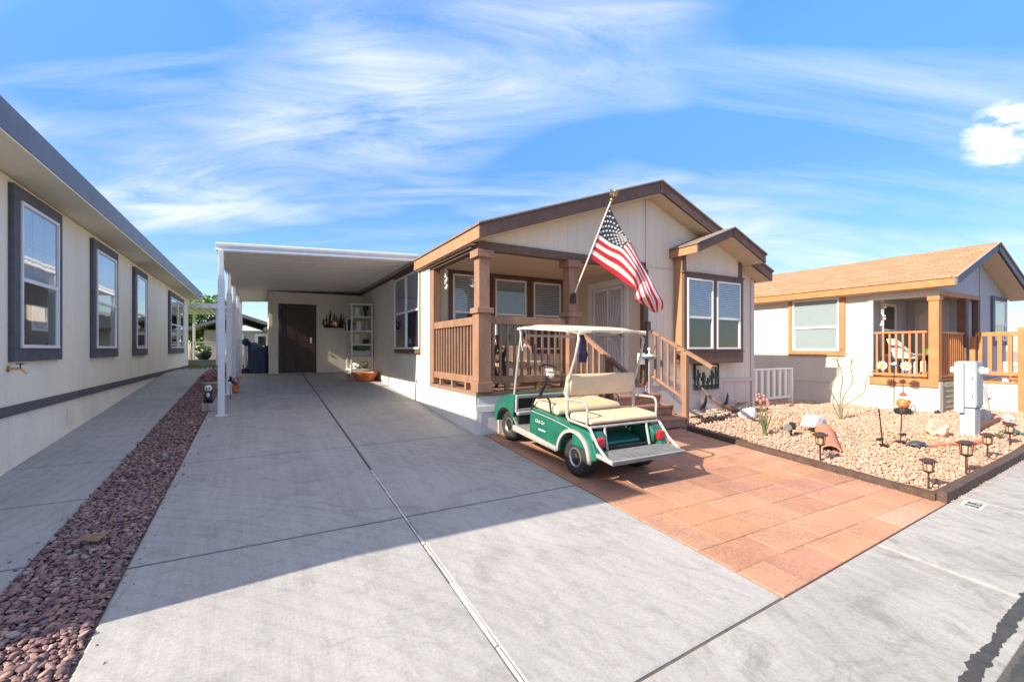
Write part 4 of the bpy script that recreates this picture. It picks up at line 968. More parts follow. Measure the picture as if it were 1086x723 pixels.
# rear body shell: profiles with wheel arch
def arch(y, r, z0, n=14, a0=0, a1=180):
    return [(y+r*math.cos(rad(a)), z0+r*math.sin(rad(a))) for a in np.linspace(a0, a1, n)]
side = [(1.00, .27)]+[(1.00, .60), (.86, .645), (.42, .625), (.10, .60), (-.16, .545), (-.33, .47), (-.40, .36), (-.39, .29)]+[p for p in reversed(arch(.0, .285, .235, 16, -2, 178))]
for s in (-1, 1):
    mb = MB(); mb.prism([(s*.575, y, z) for y, z in side], (-s*.13, 0, 0)); b = cb(mb, 'side_panel', 'cart_green', bevel=.022, seg=3)
    mb = MB(); a = arch(0, .285, .235, 18, 0, 180); b2 = arch(0, .325, .235, 18, 0, 180)
    n = len(a)
    vs = []
    for (p, q) in zip(a, b2): vs += [(s*.572, *p), (s*.602, *p), (s*.598, *q), (s*.572, *q)]
    fs = []
    for i in range(n-1):
        k = 4*i; fs += [(k, k+1, k+5, k+4), (k+1, k+2, k+6, k+5), (k+2, k+3, k+7, k+6), (k+3, k, k+4, k+7)]
    fs += [(0, 1, 2, 3), (4*n-1, 4*n-2, 4*n-3, 4*n-4)]
    mb.add(vs, fs); cb(mb, 'fender_trim', 'cart_tube', b, smooth=True)
    mb = MB(); mb.prism([(s*.60, .33, .205), (s*.60, 1.42, .225), (s*.60, 1.42, .305), (s*.60, 1.0, .30), (s*.60, .36, .265)], (-s*.05, 0, 0)); cb(mb, 'rocker_panel', 'cart_tube', bevel=.012)
    mb = MB(); mb.tube([(s*.578, .95, .60), (s*.580, .45, .585), (s*.580, .1, .555), (s*.577, -.2, .495)], .006, 6); cb(mb, 'trim_line', 'cart_tube', b, smooth=True)
mb = MB(); mb.prism([(-.44, 1.0, .27), (-.44, 1.0, .61), (-.44, .40, .60), (-.44, .38, .27)], (.88, 0, 0)); cb(mb, 'seat_box', 'cart_green', bevel=.012)
# rear deck pods with tail lights
for s in (-1, 1):
    mb = MB(); mb.prism([(s*.57, -.30, .36), (s*.57, -.34, .50), (s*.57, -.27, .58), (s*.57, .06, .60), (s*.57, .06, .36)], (-s*.20, 0, 0)); pod = cb(mb, 'rear_pod', 'cart_green', bevel=.025, seg=3)
    mb = MB(); mb.box(min(s*.42, s*.53), max(s*.42, s*.53), -.372, -.32, .425, .535); cb(mb, 'tail_light', 'tail_red', bevel=.018, seg=3)
mb = MB(); mb.box(-.37, .37, -.30, .36, .30, .34); mb.box(-.37, .37, .33, .37, .34, .585); mb.box(-.372, .372, -.30, -.27, .34, .40); cb(mb, 'bag_well', 'black_plastic', bevel=.01)
mb = MB()
mb.prism([(-.30, -.20, .345), (-.30, -.22, .42), (-.30, .26, .56), (-.30, .30, .345)], (.6, 0, 0)); cb(mb, 'engine_cover', 'cart_green', bevel=.03, seg=3)
# floor, dash, front cowl
mb = MB(); mb.prism([(-.56, .99, .255), (-.56, 1.36, .265), (-.56, 1.50, .40), (-.56, 1.50, .43), (-.56, 1.35, .305), (-.56, .99, .30)], (1.12, 0, 0)); mb2 = mb
for k in range(9): mb.box(-.5+k*.118, -.48+k*.118, 1.01, 1.34, .296, .309)
cb(mb, 'floor', 'tread_grey', bevel=.003)
cow = [(1.47, .40), (1.44, .73), (1.54, .745), (1.75, .68), (1.97, .56), (2.06, .45), (2.06, .30), (2.02, .25)]+[p for p in arch(1.72, .265, .235, 14, 4, 176)]
mb = MB()
for s in (-1, 1): mb.prism([(s*.565, y, z) for y, z in cow], (-s*.17, 0, 0))
mb.prism([(-.40, 1.47, .40), (-.40, 1.445, .735), (-.40, 1.54, .75), (-.40, 1.75, .685), (-.40, 1.97, .565), (-.40, 2.07, .45), (-.40, 2.05, .27), (-.40, 1.9, .45)], (.80, 0, 0)); cw = cb(mb, 'front_cowl', 'cart_green', bevel=.03, seg=3)
mb = MB(); mb.box(-.555, .555, 1.40, 1.445, .685, .735); mb.box(-.555, .555, 1.40, 1.445, .48, .535); mb.box(-.555, -.52, 1.40, 1.445, .535, .685); mb.box(.52, .555, 1.40, 1.445, .535, .685); mb.box(-.22, -.18, 1.40, 1.445, .535, .685); mb.box(.12, .16, 1.40, 1.445, .535, .685); mb.box(-.18, .12, 1.405, 1.44, .60, .685); mb.box(-.555, -.1, 1.33, 1.40, .455, .50)
ds = cb(mb, 'dashboard', 'cart_grey', bevel=.008)
mb = MB(); mb.box(-.52, .52, 1.437, 1.443, .536, .684); cb(mb, 'dash_pocket', 'black_plastic', ds)
mb = MB(); mb.box(-.53, .53, 1.36, 1.44, .30, .47); cb(mb, 'firewall', 'black_plastic')
mb = MB(); mb.box(-.20, -.13, 1.22, 1.34, .33, .42); mb.box(-.34, -.28, 1.25, 1.34, .33, .40); cb(mb, 'pedal', 'black_metal', bevel=.006)
# steering
sc = Vector((-.25, 1.0, 1.09)); ax = Vector((0, -.62, .78)).normalized(); q = ax.to_track_quat('Z', 'Y')
mb = MB(); ring = []
for k in range(33):
    t = 2*math.pi*k/32; ring.append(sc+q @ Vector((.175*math.cos(t), .175*math.sin(t), 0)))
mb.tube(ring, .0145, 10, cap=False)
for a in (90, 210, 330):
    mb.tube([sc+q @ Vector((0, 0, -.02)), sc+q @ Vector((.09*math.cos(rad(a)), .09*math.sin(rad(a)), -.012)), sc+q @ Vector((.17*math.cos(rad(a)), .17*math.sin(rad(a)), 0))], .011, 6)
sw = cb(mb, 'steering_wheel', 'black_plastic', smooth=True)
mb = MB(); mb.lathe([(0, .004), (.05, 0), (.06, -.02), (.05, -.05), (0, -.05)], (0, 0, 0), 'z', 20); mb.v = [tuple(sc+q @ Vector(v)) for v in mb.v]
mb.prism([sc+q @ Vector(p) for p in ((-.055, .02, .006), (.055, .02, .006), (.055, .085, .006), (-.055, .085, .006))], q @ Vector((0, 0, .012)))
cb(mb, 'wheel_hub', 'grey_plastic', sw)
mb = MB(); mb.tube([sc-ax*.03, sc-ax*.35, Vector((-.25, 1.36, .45))], [.028, .024, .022], 10); cb(mb, 'steering_column', 'black_plastic', smooth=True)
# seats
def cushion(name, x0, x1, prof, m='cart_cream', bev=.035):
    mb = MB(); mb.prism([(x0, y, z) for y, z in prof], (x1-x0, 0, 0)); return cb(mb, name, m, bevel=bev, seg=4, smooth=True)
cushion('front_seat', -.53, .53, [(.42, .63), (.98, .645), (1.01, .70), (.97, .755), (.44, .745), (.40, .69)])
cushion('seat_back', -.535, .535, [(.19, .915), (.33, .905), (.27, 1.175), (.17, 1.185)])
cushion('rear_seat', -.53, .53, [(-.23, .655), (.15, .645), (.17, .70), (.13, .735), (-.20, .725), (-.25, .69)], bev=.03)
mb = MB(); mb.box(-.52, .52, -.22, .15, .632, .652); cb(mb, 'seat_pan', 'black_plastic')
# frames
t_ = .016
mb = MB()
mb.tube([(-.53, -.235, .63), (.53, -.235, .63)], t_, 8); mb.tube([(-.53, .17, .63), (.53, .17, .63)], t_, 8)
for s in (-1, 1):
    mb.tube([(s*.545, .21, 1.0), (s*.55, .205, .72), (s*.548, .15, .64), (s*.545, -.21, .63), (s*.548, -.26, .61), (s*.555, -.40, .46), (s*.555, -.585, .345)], t_, 8)
    mb.tube([(s*.33, -.235, .63), (s*.335, -.31, .37)], t_, 8)
    mb.tube([(s*.545, .19, .66), (s*.535, .21, 1.10)], t_, 8)
cb(mb, 'seat_frame', 'cart_tube', smooth=True)
for s in (-1, 1):
    mb = MB(); mb.tube([(s*.545, .20, .875), (s*.55, .14, .885), (s*.55, -.12, .905), (s*.55, -.165, .89), (s*.55, -.185, .84), (s*.548, -.19, .64)], .0145, 8); cb(mb, 'armrest', 'cart_tube', smooth=True)
    mb = MB(); mb.tube([(s*.565, .50, .64), (s*.575, .53, .80), (s*.575, .60, .845), (s*.575, .86, .80), (s*.57, .95, .68), (s*.565, .97, .62)], .014, 8); cb(mb, 'hip_restraint', 'black_plastic', smooth=True)
    mb = MB(); mb.tube([(s*.545, .20, .70), (s*.545, .24, 1.0), (s*.53, .10, 1.40), (s*.52, .06, 1.62), (s*.50, .10, 1.69)], .017, 8); cb(mb, 'canopy_strut', 'cart_tube', smooth=True)
    mb = MB(); mb.tube([(s*.54, 1.50, .70), (s*.535, 1.47, 1.0), (s*.51, 1.40, 1.69)], .016, 8); cb(mb, 'windshield_post', 'cart_tube', smooth=True)
# windshield
mb = MB(); mb.hexa([(-.52, 1.485, .76), (.52, 1.485, .76), (.52, 1.491, .76), (-.52, 1.491, .76), (-.50, 1.44, 1.18), (.50, 1.44, 1.18), (.50, 1.446, 1.18), (-.50, 1.446, 1.18)]); ws = cb(mb, 'windshield', 'clear_plastic')
mb = MB(); mb.tube([(-.50, 1.435, 1.60), (.50, 1.435, 1.60)], .02, 6); mb.box(.05, .42, 1.40, 1.44, 1.575, 1.62); cb(mb, 'windshield_rail', 'grey_plastic', ws)
# canopy
mb = MB(); nx, ny = 12, 12; top = []; 
def cz(i, j):
    u, v = i/nx*2-1, j/ny*2-1
    return 1.755-.028*abs(u)**4-.022*abs(v)**4+(.012 if (abs(u) < .72 and abs(v) < .8) else 0)
vs = []; fs = []
for lay in (0, 1):
    for i in range(nx+1):
        for j in range(ny+1):
            u, v = i/nx*2-1, j/ny*2-1; k = 1-.03*(abs(u*v))**3
            vs.append((u*.553*k, .76+v*.75*k, cz(i, j) if lay == 0 else min(cz(i, j)-.03, 1.695)))
N_ = (nx+1)*(ny+1)
for lay in (0, 1):
    for i in range(nx):
        for j in range(ny):
            a = lay*N_+i*(ny+1)+j; fs.append((a, a+ny+1, a+ny+2, a+1))
for i in range(nx):
    for j in (0, ny): a = i*(ny+1)+j; fs.append((a, a+ny+1, N_+a+ny+1, N_+a))
for j in range(ny):
    for i in (0, nx): a = i*(ny+1)+j; fs.append((a, a+1, N_+a+1, N_+a))
mb.add(vs, fs); can = cb(mb, 'canopy', 'canopy_cream', smooth=True)
mb = MB(); 
for s in (-1, 1): mb.box(s*.552-.006, s*.552+.006, .05, .25, 1.70, 1.73); 
mb.box(-.4, -.1, -.002, .012, 1.70, 1.725); mb.box(.1, .4, -.002, .012, 1.70, 1.725); cb(mb, 'canopy_handle', 'cart_tube', can, bevel=.004)
# rear platform
mb = MB(); mb.prism([(-.565, -.345, .335), (-.565, -.645, .315), (-.565, -.66, .335), (-.565, -.65, .362), (-.565, -.345, .378)], (1.13, 0, 0)); pf = cb(mb, 'foot_platform', 'cart_grey', bevel=.01)
mb = MB()
for k in range(9): y = -.37-k*.032; mb.box(-.55, .55, y-.009, y+.009, .369+(y+.345)*.05, .383+(y+.345)*.05)
for k in range(3): mb.box(-.568, .568, -.664, -.645, .318+k*.016, .327+k*.016)
cb(mb, 'platform_ribs', 'tread_grey', pf, bevel=.003)
mb = MB(); mb.tube([(-.4, -.34, .3), (-.4, .1, .26), (-.4, 1.6, .24)], .03, 6); mb.tube([(.4, -.34, .3), (.4, .1, .26), (.4, 1.6, .24)], .03, 6); mb.tube([(-.42, 0, .225), (.42, 0, .225)], .05, 8); mb.tube([(-.4, 1.72, .225), (.4, 1.72, .225)], .03, 8); mb.box(-.3, .3, -.25, .3, .2, .3); mb.box(-.42, .42, .3, 1.4, .2, .26); cb(mb, 'chassis', 'black_metal')
# script on the side panels
def text_mesh(body, size, ext=.001):
    cu = bpy.data.curves.new('t', 'FONT'); cu.body = body; cu.size = size; cu.extrude = ext; cu.align_x = 'CENTER'; cu.shear = .25
    o = bpy.data.objects.new('t', cu); COL.objects.link(o); bpy.context.view_layer.update()
    me = bpy.data.meshes.new_from_object(o.evaluated_get(bpy.context.evaluated_depsgraph_get())); bpy.data.objects.remove(o); bpy.data.curves.remove(cu)
    v = [Vector(x.co) for x in me.vertices]; fc = [tuple(p.vertices) for p in me.polygons]; bpy.data.meshes.remove(me); return v, fc
v, fc = text_mesh('Club Car', .06, .0005); mb = MB(); mb.add([(-.577-p.z, .74-p.x, .475+p.y) for p in v], fc); cb(mb, 'script_badge', 'white_paint')
mb = MB(); mb.box(-.5775, -.574, .60, .76, .385, .40); cb(mb, 'side_badge', 'white_paint')
def cartpt(x, y, z):
    return Vector((3.79+x, 4.25+y*math.cos(SL)-z*math.sin(SL), G(3.79, 4.25)+.003+y*math.sin(SL)+z*math.cos(SL)))
# small flag and dark cloth hung on the cart
a = cartpt(-.535, 1.39, 1.66)
T = thing('small_flag', a, 'little american flag tied to the front canopy post of the cart', 'flag')
mb = MB(); mb.tube([a+Vector((-.02, 0, .06)), a+Vector((.02, -.02, -.28))], .005, 6); mb.build('stick', 'white_paint', T)
gv = []; gf = []; gm = []
nu_, nv_ = 10, 13
for i in range(nu_+1):
    for j in range(nv_+1):
        u, v = i/nu_, j/nv_
        gv.append(a+Vector((-.012+.02*u+.13*v*.9+.05*u, -.03*math.sin(u*6+v*3)-.02, .03-.09*v-.20*u-.09*v*u)))
for i in range(nu_):
    for j in range(nv_):
        gf.append((i*(nv_+1)+j, (i+1)*(nv_+1)+j, (i+1)*(nv_+1)+j+1, i*(nv_+1)+j+1)); gm.append(2 if (i < 5 and j < 7) else j % 2)
mb = MB(); mb.add(gv, gf); o = mb.build('cloth', 'flag_red', T, smooth=True); o.data.materials.append(M['flag_white']); o.data.materials.append(M['flag_blue']); o.data.polygons.foreach_set('material_index', gm)
a = cartpt(-.47, .13, 1.66)
mb = MB(); rows = []
for i in range(9):
    w = .02+.055*math.sin(min(1, i/5)*math.pi/2)-.03*max(0, i-6)/2
    c = a+Vector((.06, .01, -.32*i/8)); ring = []
    for k in range(12):
        t = 2*math.pi*k/12; ring.append(c+Vector((w*math.cos(t)*(1+.2*math.cos(3*t+i)), .03*math.sin(t)*(1+.4*math.cos(2*t)), .012*math.sin(4*t))))
    rows.append(ring)
mb.add([p for r in rows for p in r], [(i*12+k, i*12+(k+1) % 12, (i+1)*12+(k+1) % 12, (i+1)*12+k) for i in range(8) for k in range(12)]+[tuple(range(12)), tuple(range(96, 108))])
tag(mb.build('hanging_cloth', 'purple_cloth', smooth=True, at=a), 'dark purple cloth hanging from the rear canopy strut of the cart', 'cloth')

# ------------------------------------------------------------------ PORCH AND CARPORT PROPS
# wind spinner hung from the porch ceiling, shell chime by the corner
T = thing('hummingbird_mobile', (3.52, 7.6, 3.1), 'hanging mobile with a round top and little birds under the porch ceiling', 'mobile')
mb = MB(); mb.tube([(3.52, 7.6, 3.41), (3.52, 7.6, 3.12)], .004, 5); mb.lathe([(0, 3.13), (.03, 3.125), (.11, 3.09), (.105, 3.08), (0, 3.085)], (3.52, 7.6, 0), n=18); mb.build('cap', 'white_metal', T, smooth=True)
for k in range(4):
    t = k*1.7; c = Vector((3.52+.08*math.cos(t), 7.6+.08*math.sin(t), 2.99-.02*k))
    mb = MB(); mb.tube([(c.x, c.y, 3.085), tuple(c)], .002, 4); mb.blob(c, (.03, .014, .014), 1, .1); mb.prism([c, c+Vector((-.05, .03, .03)), c+Vector((-.02, .0, .01))], (0, 0, .004)); mb.prism([c, c+Vector((.05, .03, .03)), c+Vector((.02, 0, .01))], (0, 0, .004)); mb.build('bird', 'white_metal', T, smooth=True)
T = thing('shell_chime', (3.16, 8.2, 3.3), 'string of pale shells hanging at the back corner of the porch', 'wind chime')
mb = MB(); mb.tube([(3.16, 8.2, 3.41), (3.16, 8.2, 2.95)], .004, 5)
for k in range(9): mb.blob((3.16+.02*math.sin(k*2), 8.2+.02*math.cos(k*2), 3.34-.045*k), (.028, .02, .03), 1, .3, seed=k)
mb.build('shells', 'white_paint', T, smooth=True)
T = thing('porch_plant', (3.45, 7.1, 1.115), 'yellow and green potted plant on the porch behind the corner post', 'potted plant')
mb = MB(); mb.lathe([(0, 1.115), (.12, 1.115), (.16, 1.34), (.15, 1.36), (0, 1.34)], (3.45, 7.1, 0), n=18); mb.build('pot', 'orange_clay', T, smooth=True)
mb = MB(); leaves(mb, (3.45, 7.1, 1.68), (.17, .17, .33), 150, .06); mb.tube([(3.45, 7.1, 1.34), (3.45, 7.1, 1.75)], .01, 5); mb.build('foliage', 'leaf_bright', T)
mb = MB()
for k in range(7): t = k*.9; mb.blob((3.45+.15*math.cos(t), 7.1+.15*math.sin(t), 1.5+.07*k), (.03, .03, .03), 1, .2)
mb.build('blossom', 'yellow_paint', T, smooth=True)
T = thing('folding_chair', (3.8, 7.3, 1.115), 'dark folded wooden chair leaning behind the front porch railing', 'chair')
for i, (xa, xb) in enumerate(((3.68, 3.95), (3.95, 3.70))):
    for yy in (7.1, 7.5):
        mb = MB(); mb.bar((xa, yy+.02*i, 1.12), (xb, yy+.02*i, 2.05), .035, .05); mb.build('leg', 'black_metal', T)
mb = MB(); mb.box(3.70, 3.98, 7.09, 7.53, 1.55, 1.58)
for k in range(4): mb.box(3.80, 3.83, 7.1, 7.5, 1.7+k*.09, 1.75+k*.09)
mb.build('slats', 'brown_dark', T)
# patterned outdoor cushion bench seen through the rail
T = thing('porch_bench', (4.3, 7.7, 1.115), 'low tan wicker bench behind the porch railing and cart windshield', 'bench')
mb = MB(); mb.box(4.0, 5.0, 7.5, 8.0, 1.45, 1.56); mb.build('seat', 'flagstone', T, bevel=.02)
mb = MB(); mb.box(4.0, 5.0, 8.0, 8.08, 1.5, 1.86); mb.build('backrest', 'flagstone', T, bevel=.02)
for x in (4.03, 4.93):
    for y in (7.53, 8.0): MB().box(x, x+.05, y, y+.05, 1.115, 1.449).build('leg', 'branch_brown', T)
# dish feeder beside the stair rail
T = thing('bird_feeder', (6.52, 6.2, 1.12), 'pale blue glass dish feeder with a white finial at the top of the steps', 'bird feeder')
mb = MB(); mb.tube([(6.52, 6.2, .95), (6.52, 6.2, 1.60)], .008, 8); mb.build('stand', 'grey_plastic', T)
mb = MB(); mb.lathe([(0, 1.60), (.05, 1.60), (.14, 1.64), (.155, 1.66), (.145, 1.665), (.05, 1.63), (0, 1.625)], (6.52, 6.2, 0), n=24); mb.build('dish', 'blue_glass', T, smooth=True)
mb = MB(); mb.lathe([(0, 1.625), (.08, 1.65), (.09, 1.68), (.04, 1.70), (.010, 1.71), (.010, 1.775), (.028, 1.785), (.032, 1.80), (.02, 1.82), (0, 1.82)], (6.52, 6.2, 0), n=20); mb.build('finial', 'white_paint', T, smooth=True)
MB().box(6.36, 6.50, 6.28, 6.36, 1.50, 1.72).build('lantern_box', 'white_paint', T, bevel=.008)
# cactus picture on the wall under the bay
T = thing('cactus_picture', (8.3, 6.3, .95), 'dark framed picture of saguaro silhouettes under the bay window', 'picture')
fpic = PY(6.372, -1)
mb = MB(); mb.fbox(fpic, 8.05, 8.78, .0, .012, .96, 1.47); pic = mb.build('panel', 'art_sky', T)
mb = MB(); 
for (a, b, c, d) in ((8.02, 8.81, 1.45, 1.49), (8.02, 8.81, .93, .965)): mb.fbox(fpic, a, b, -.002, .035, c, d)
mb.fbox(fpic, 8.02, 8.055, -.002, .035, .965, 1.45); mb.fbox(fpic, 8.775, 8.81, -.002, .035, .965, 1.45); mb.build('frame', 'black_metal', T, bevel=.004)
mb = MB()
for (x, z, h, w) in ((8.13, .96, .40, .05), (8.30, .96, .34, .07), (8.45, .96, .22, .05), (8.58, .96, .38, .06), (8.71, .96, .44, .05)):
    mb.tube([fpic(x, .018, z), fpic(x, .018, z+h)], w/2, 8)
    for s, hh in ((-1, .45), (1, .55)): mb.tube([fpic(x, .018, z+h*hh), fpic(x+s*.06, .018, z+h*hh+.01), fpic(x+s*.065, .018, z+h*(hh+.28))], .013, 6)
mb.fbox(fpic, 8.06, 8.77, .012, .017, .966, 1.03); mb.build('cactus_figures', 'art_cactus', T, smooth=True)
# metal desert scene on the storage room wall
T = thing('wall_sculpture', (2.05, 15.15, 2.45), 'rusty metal wall sculpture of plants beside the dark door', 'wall art')
mb = MB(); fq = PY(15.19, -1)
def plate(pts): mb.prism([fq(u, .02, z) for u, z in pts], (0, -.02, 0))
plate([(1.76, 2.47), (2.36, 2.47), (2.33, 2.55), (1.8, 2.56)])
for (x, z, w, h, l) in ((1.92, 2.5, .05, .58, .05), (1.86, 2.5, .03, .40, -.02), (2.02, 2.5, .04, .48, .08), (1.78, 2.5, .03, .28, -.05), (2.12, 2.5, .05, .34, .02), (2.24, 2.5, .06, .46, .05), (2.3, 2.5, .05, .32, .06)):
    plate([(x-w/2, z), (x+w/2, z), (x+w/2*1.1+l*.6, z+h*.6), (x+l, z+h), (x-w/2*1.1+l*.6, z+h*.6)])
for k in range(11): 
    c = fq(1.74+.06*k, .03, 2.6+.10*math.sin(k*1.7)); mb.blob(c, (.035, .012, .035), 1, .3, seed=k)
mb.build('silhouettes', 'rust_metal', T)
mb = MB(); mb.blob(fq(2.12, .05, 2.62), (.12, .04, .11), 2, .1); mb.build('sun_disc', 'brass', T, smooth=True)
# shelving unit in the corner with the things on it
SX0, SX1, SY0, SY1, SG = 2.36, 2.94, 13.75, 14.55, 1.0
T = thing('shelving_unit', (2.6, 14.1, 1.0), 'tall pale plastic shelving unit in the carport corner', 'shelf unit')
for x in (SX0, SX1):
    for y in (SY0, SY1): MB().box(x-.025, x+.025, y-.025, y+.025, SG, 3.15).build('upright', 'white_shelf', T, bevel=.004)
shz = [1.16, 1.52, 1.90, 2.30, 2.72, 3.10]
for z in shz:
    mb = MB(); mb.box(SX0-.03, SX1+.03, SY0-.03, SY1+.03, z, z+.05); mb.build('shelf', 'white_shelf', T, bevel=.006)
def prop(mb, name, m, at, label, cat, group=None, **k): return tag(mb.build(name, m, at=at, **k), label, cat, group)
for i, (x, y, z, lab) in enumerate(((2.55, 13.95, 2.77, 'paper towel roll on the top tier of the shelving'), (2.62, 14.0, 2.35, 'white canister standing on the fourth tier of the shelving'), (2.75, 14.3, 2.35, 'white canister at the back of the fourth tier'), (2.58, 14.0, 1.95, 'white canister on the middle tier of the shelving'))):
    mb = MB(); mb.lathe([(0, z), (.075, z), (.075, z+.26), (.06, z+.28), (0, z+.28)], (x, y, 0), n=18); prop(mb, 'canister', 'white_paint', (x, y, z), lab, 'canister', 'white canisters on the shelving', smooth=True)
mb = MB(); mb.box(2.72, 2.86, 13.85, 14.0, 2.95, 3.08); mb.box(2.75, 2.83, 13.86, 13.99, 2.77, 2.95); prop(mb, 'sprayer', 'black_plastic', (2.79, 13.92, 2.77), 'black hose sprayer on the top tier of the shelving', 'sprayer', bevel=.01)
mb = MB(); mb.box(2.72, 2.88, 13.86, 14.05, 1.95, 2.10); prop(mb, 'tool_case', 'black_plastic', (2.8, 13.95, 1.95), 'small black case on the middle tier of the shelving', 'case', bevel=.012)
mb = MB(); mb.prism([(2.40, 13.74, 1.57), (2.88, 13.74, 1.57), (2.92, 13.74, 1.75), (2.36, 13.74, 1.75)], (0, .5, 0)); prop(mb, 'storage_tub', 'grey_plastic', (2.64, 13.99, 1.57), 'grey tub with handles on the second tier of the shelving', 'tub', bevel=.02)
mb = MB(); mb.blob((2.64, 13.98, 1.83), (.28, .26, .085), 3, .2, 2.5); prop(mb, 'garden_bag', 'green_plastic', (2.64, 13.98, 1.755), 'crumpled bright green bag lying in the grey tub', 'bag', smooth=True)
mb = MB(); mb.blob((2.55, 14.0, 1.30), (.17, .22, .085), 3, .25, 2.2, seed=4); prop(mb, 'white_sack', 'white_paint', (2.55, 14.0, 1.215), 'lumpy white sack on the lowest tier of the shelving', 'sack', smooth=True)
mb = MB(); mb.tube([(2.80, 13.8, 1.22), (2.86, 13.9, 1.42), (2.75, 14.2, 1.4)], .02, 8); mb.blob((2.78, 14.0, 1.27), (.09, .1, .05), 2, .2); prop(mb, 'hose_nozzle', 'yellow_paint', (2.8, 14, 1.22), 'dull yellow hose nozzle on the lowest tier of the shelving', 'hose', smooth=True)
# little birdhouse lantern hung on the shelf end
T = thing('birdhouse', (2.31, 14.9, 2.44), 'small dark birdhouse on the wall between sculpture and shelving', 'birdhouse')
mb = MB(); mb.prism([(2.40, 15.185, 2.40), (2.62, 15.185, 2.40), (2.62, 15.185, 2.60), (2.51, 15.185, 2.72), (2.40, 15.185, 2.60)], (0, -.16, 0)); mb.build('body', 'black_metal', T)
mb = MB(); mb.prism([(2.37, 15.187, 2.585), (2.51, 15.187, 2.735), (2.65, 15.187, 2.585), (2.65, 15.187, 2.61), (2.51, 15.187, 2.76), (2.37, 15.187, 2.61)], (0, -.2, 0)); mb.build('roof', 'rust_metal', T)
# orange planter bowl at the foot
T = thing('planter_bowl', (2.62, 13.0, .91), 'wide orange plastic planter bowl on the slab by the shelving', 'planter')
z0 = G(2.6, 13)+.0
mb = MB(); mb.lathe([(0, z0), (.22, z0), (.36, z0+.20), (.38, z0+.235), (.355, z0+.235), (.33, z0+.19), (0, z0+.17)], (2.58, 13.0, 0), n=24); mb.build('bowl', 'orange_clay', T, smooth=True)
mb = MB(); mb.lathe([(0, z0+.195), (.31, z0+.195), (.2, z0+.21), (0, z0+.215)], (2.58, 13.0, 0), n=20); mb.build('soil', 'purple_cloth', T)
mb = MB(); mb.blob((2.93, 13.3, z0+.12), (.05, .22, .12), 2, .25); prop(mb, 'clay_shard', 'orange_clay', (2.93, 13.3, z0), 'broken orange clay piece against the skirting behind the bowl', 'shard', smooth=True)
# covered grill and things beside it
T = thing('covered_grill', (.02, 15.6, 1.08), 'barbecue grill under a navy blue cover beside the storage room', 'grill')
mb = MB(); rows = []
for i, (z, w, d_, ox) in enumerate(((1.10, .29, .30, 0), (1.35, .285, .31, 0), (1.62, .28, .30, -.0), (1.75, .25, .28, -.03), (1.88, .19, .22, -.08), (1.97, .12, .14, -.11), (2.0, .05, .06, -.12))):
    ring = []
    for k in range(28):
        t = 2*math.pi*k/28; c_, s_ = math.cos(t), math.sin(t); q_ = (abs(c_)**3+abs(s_)**3)**(-1/3)
        wr = 1+.05*math.sin(5*t+i*.8)+.03*math.sin(11*t+i*2)
        ring.append((-.02+ox+w*c_*q_*wr, 15.62+d_*s_*q_*wr, z))
    rows.append(ring)
mb.add([p for r in rows for p in r], [(i*28+k, i*28+(k+1) % 28, (i+1)*28+(k+1) % 28, (i+1)*28+k) for i in range(6) for k in range(28)]+[tuple(range(28)), tuple(range(168, 196))]); mb.build('cover', 'navy_cover', T, smooth=True)
mb = MB(); mb.box(.14, .24, 15.5, 15.75, 1.08, 1.9); mb.build('side_cabinet', 'black_metal', T)
T = thing('cloth_pole', (-.36, 15.5, 1.08), 'white pole with a bundled blue cloth standing beside the covered grill', 'pole')
mb = MB(); mb.tube([(-.36, 15.5, 1.10), (-.36, 15.5, 1.98)], .035, 10); mb.build('pole', 'white_paint', T, smooth=True)
mb = MB(); mb.lathe([(0, 1.08), (.10, 1.08), (.10, 1.2), (.04, 1.24), (0, 1.24)], (-.36, 15.5, 0), n=16); mb.build('base', 'black_plastic', T)
mb = MB(); mb.blob((-.34, 15.5, 2.0), (.10, .09, .11), 3, .3, 2.5); mb.build('bundle', 'navy_cover', T, smooth=True)
# figures and flowers around the first carport post
T = thing('skull_figurine', (-.76, 9.75, .70), 'small black and white figurine with a round white head by the front carport post', 'figurine')
x, y, z = -.80, 9.75, G(-.8, 9.75)
mb = MB(); mb.box(x-.10, x+.10, y-.08, y+.08, z, z+.13); mb.build('stand', 'driftwood', T, bevel=.01)
mb = MB(); mb.blob((x, y, z+.25), (.07, .06, .11), 2, .12); mb.blob((x-.05, y-.04, z+.19), (.025, .03, .06), 1, .1); mb.blob((x+.05, y-.04, z+.19), (.025, .03, .06), 1, .1); mb.build('body', 'black_plastic', T, smooth=True)
mb = MB(); mb.blob((x, y-.02, z+.41), (.062, .058, .058), 2, .05); mb.blob((x, y-.06, z+.29), (.03, .02, .05), 1, .1); mb.build('head', 'white_paint', T, smooth=True)
mb = MB(); 
for s in (-1, 1): mb.blob((x+s*.022, y-.073, z+.415), (.012, .008, .014), 1, 0)
mb.build('eyes', 'black_plastic', T)
T = thing('flower_pot', (-.95, 12.3, .86), 'clump of pink flowers in a tan shell pot on the mauve gravel', 'flowers')
z = G(-.95, 12.3)
mb = MB(); mb.lathe([(0, z), (.12, z), (.17, z+.16), (.15, z+.19), (0, z+.17)], (-.95, 12.3, 0), n=16); mb.build('pot', 'flagstone', T, smooth=True)
mb = MB(); leaves(mb, (-.98, 12.3, z+.27), (.2, .16, .09), 70, .04); mb.build('foliage', 'stem_green', T)
mb = MB()
for k in range(20): mb.blob((-1.0+random.uniform(-.2, .2), 12.3+random.uniform(-.15, .1), z+.28+random.uniform(-.05, .12)), (.03, .03, .028), 1, .25, seed=k)
mb.build('petals', 'petal_pink', T, smooth=True)
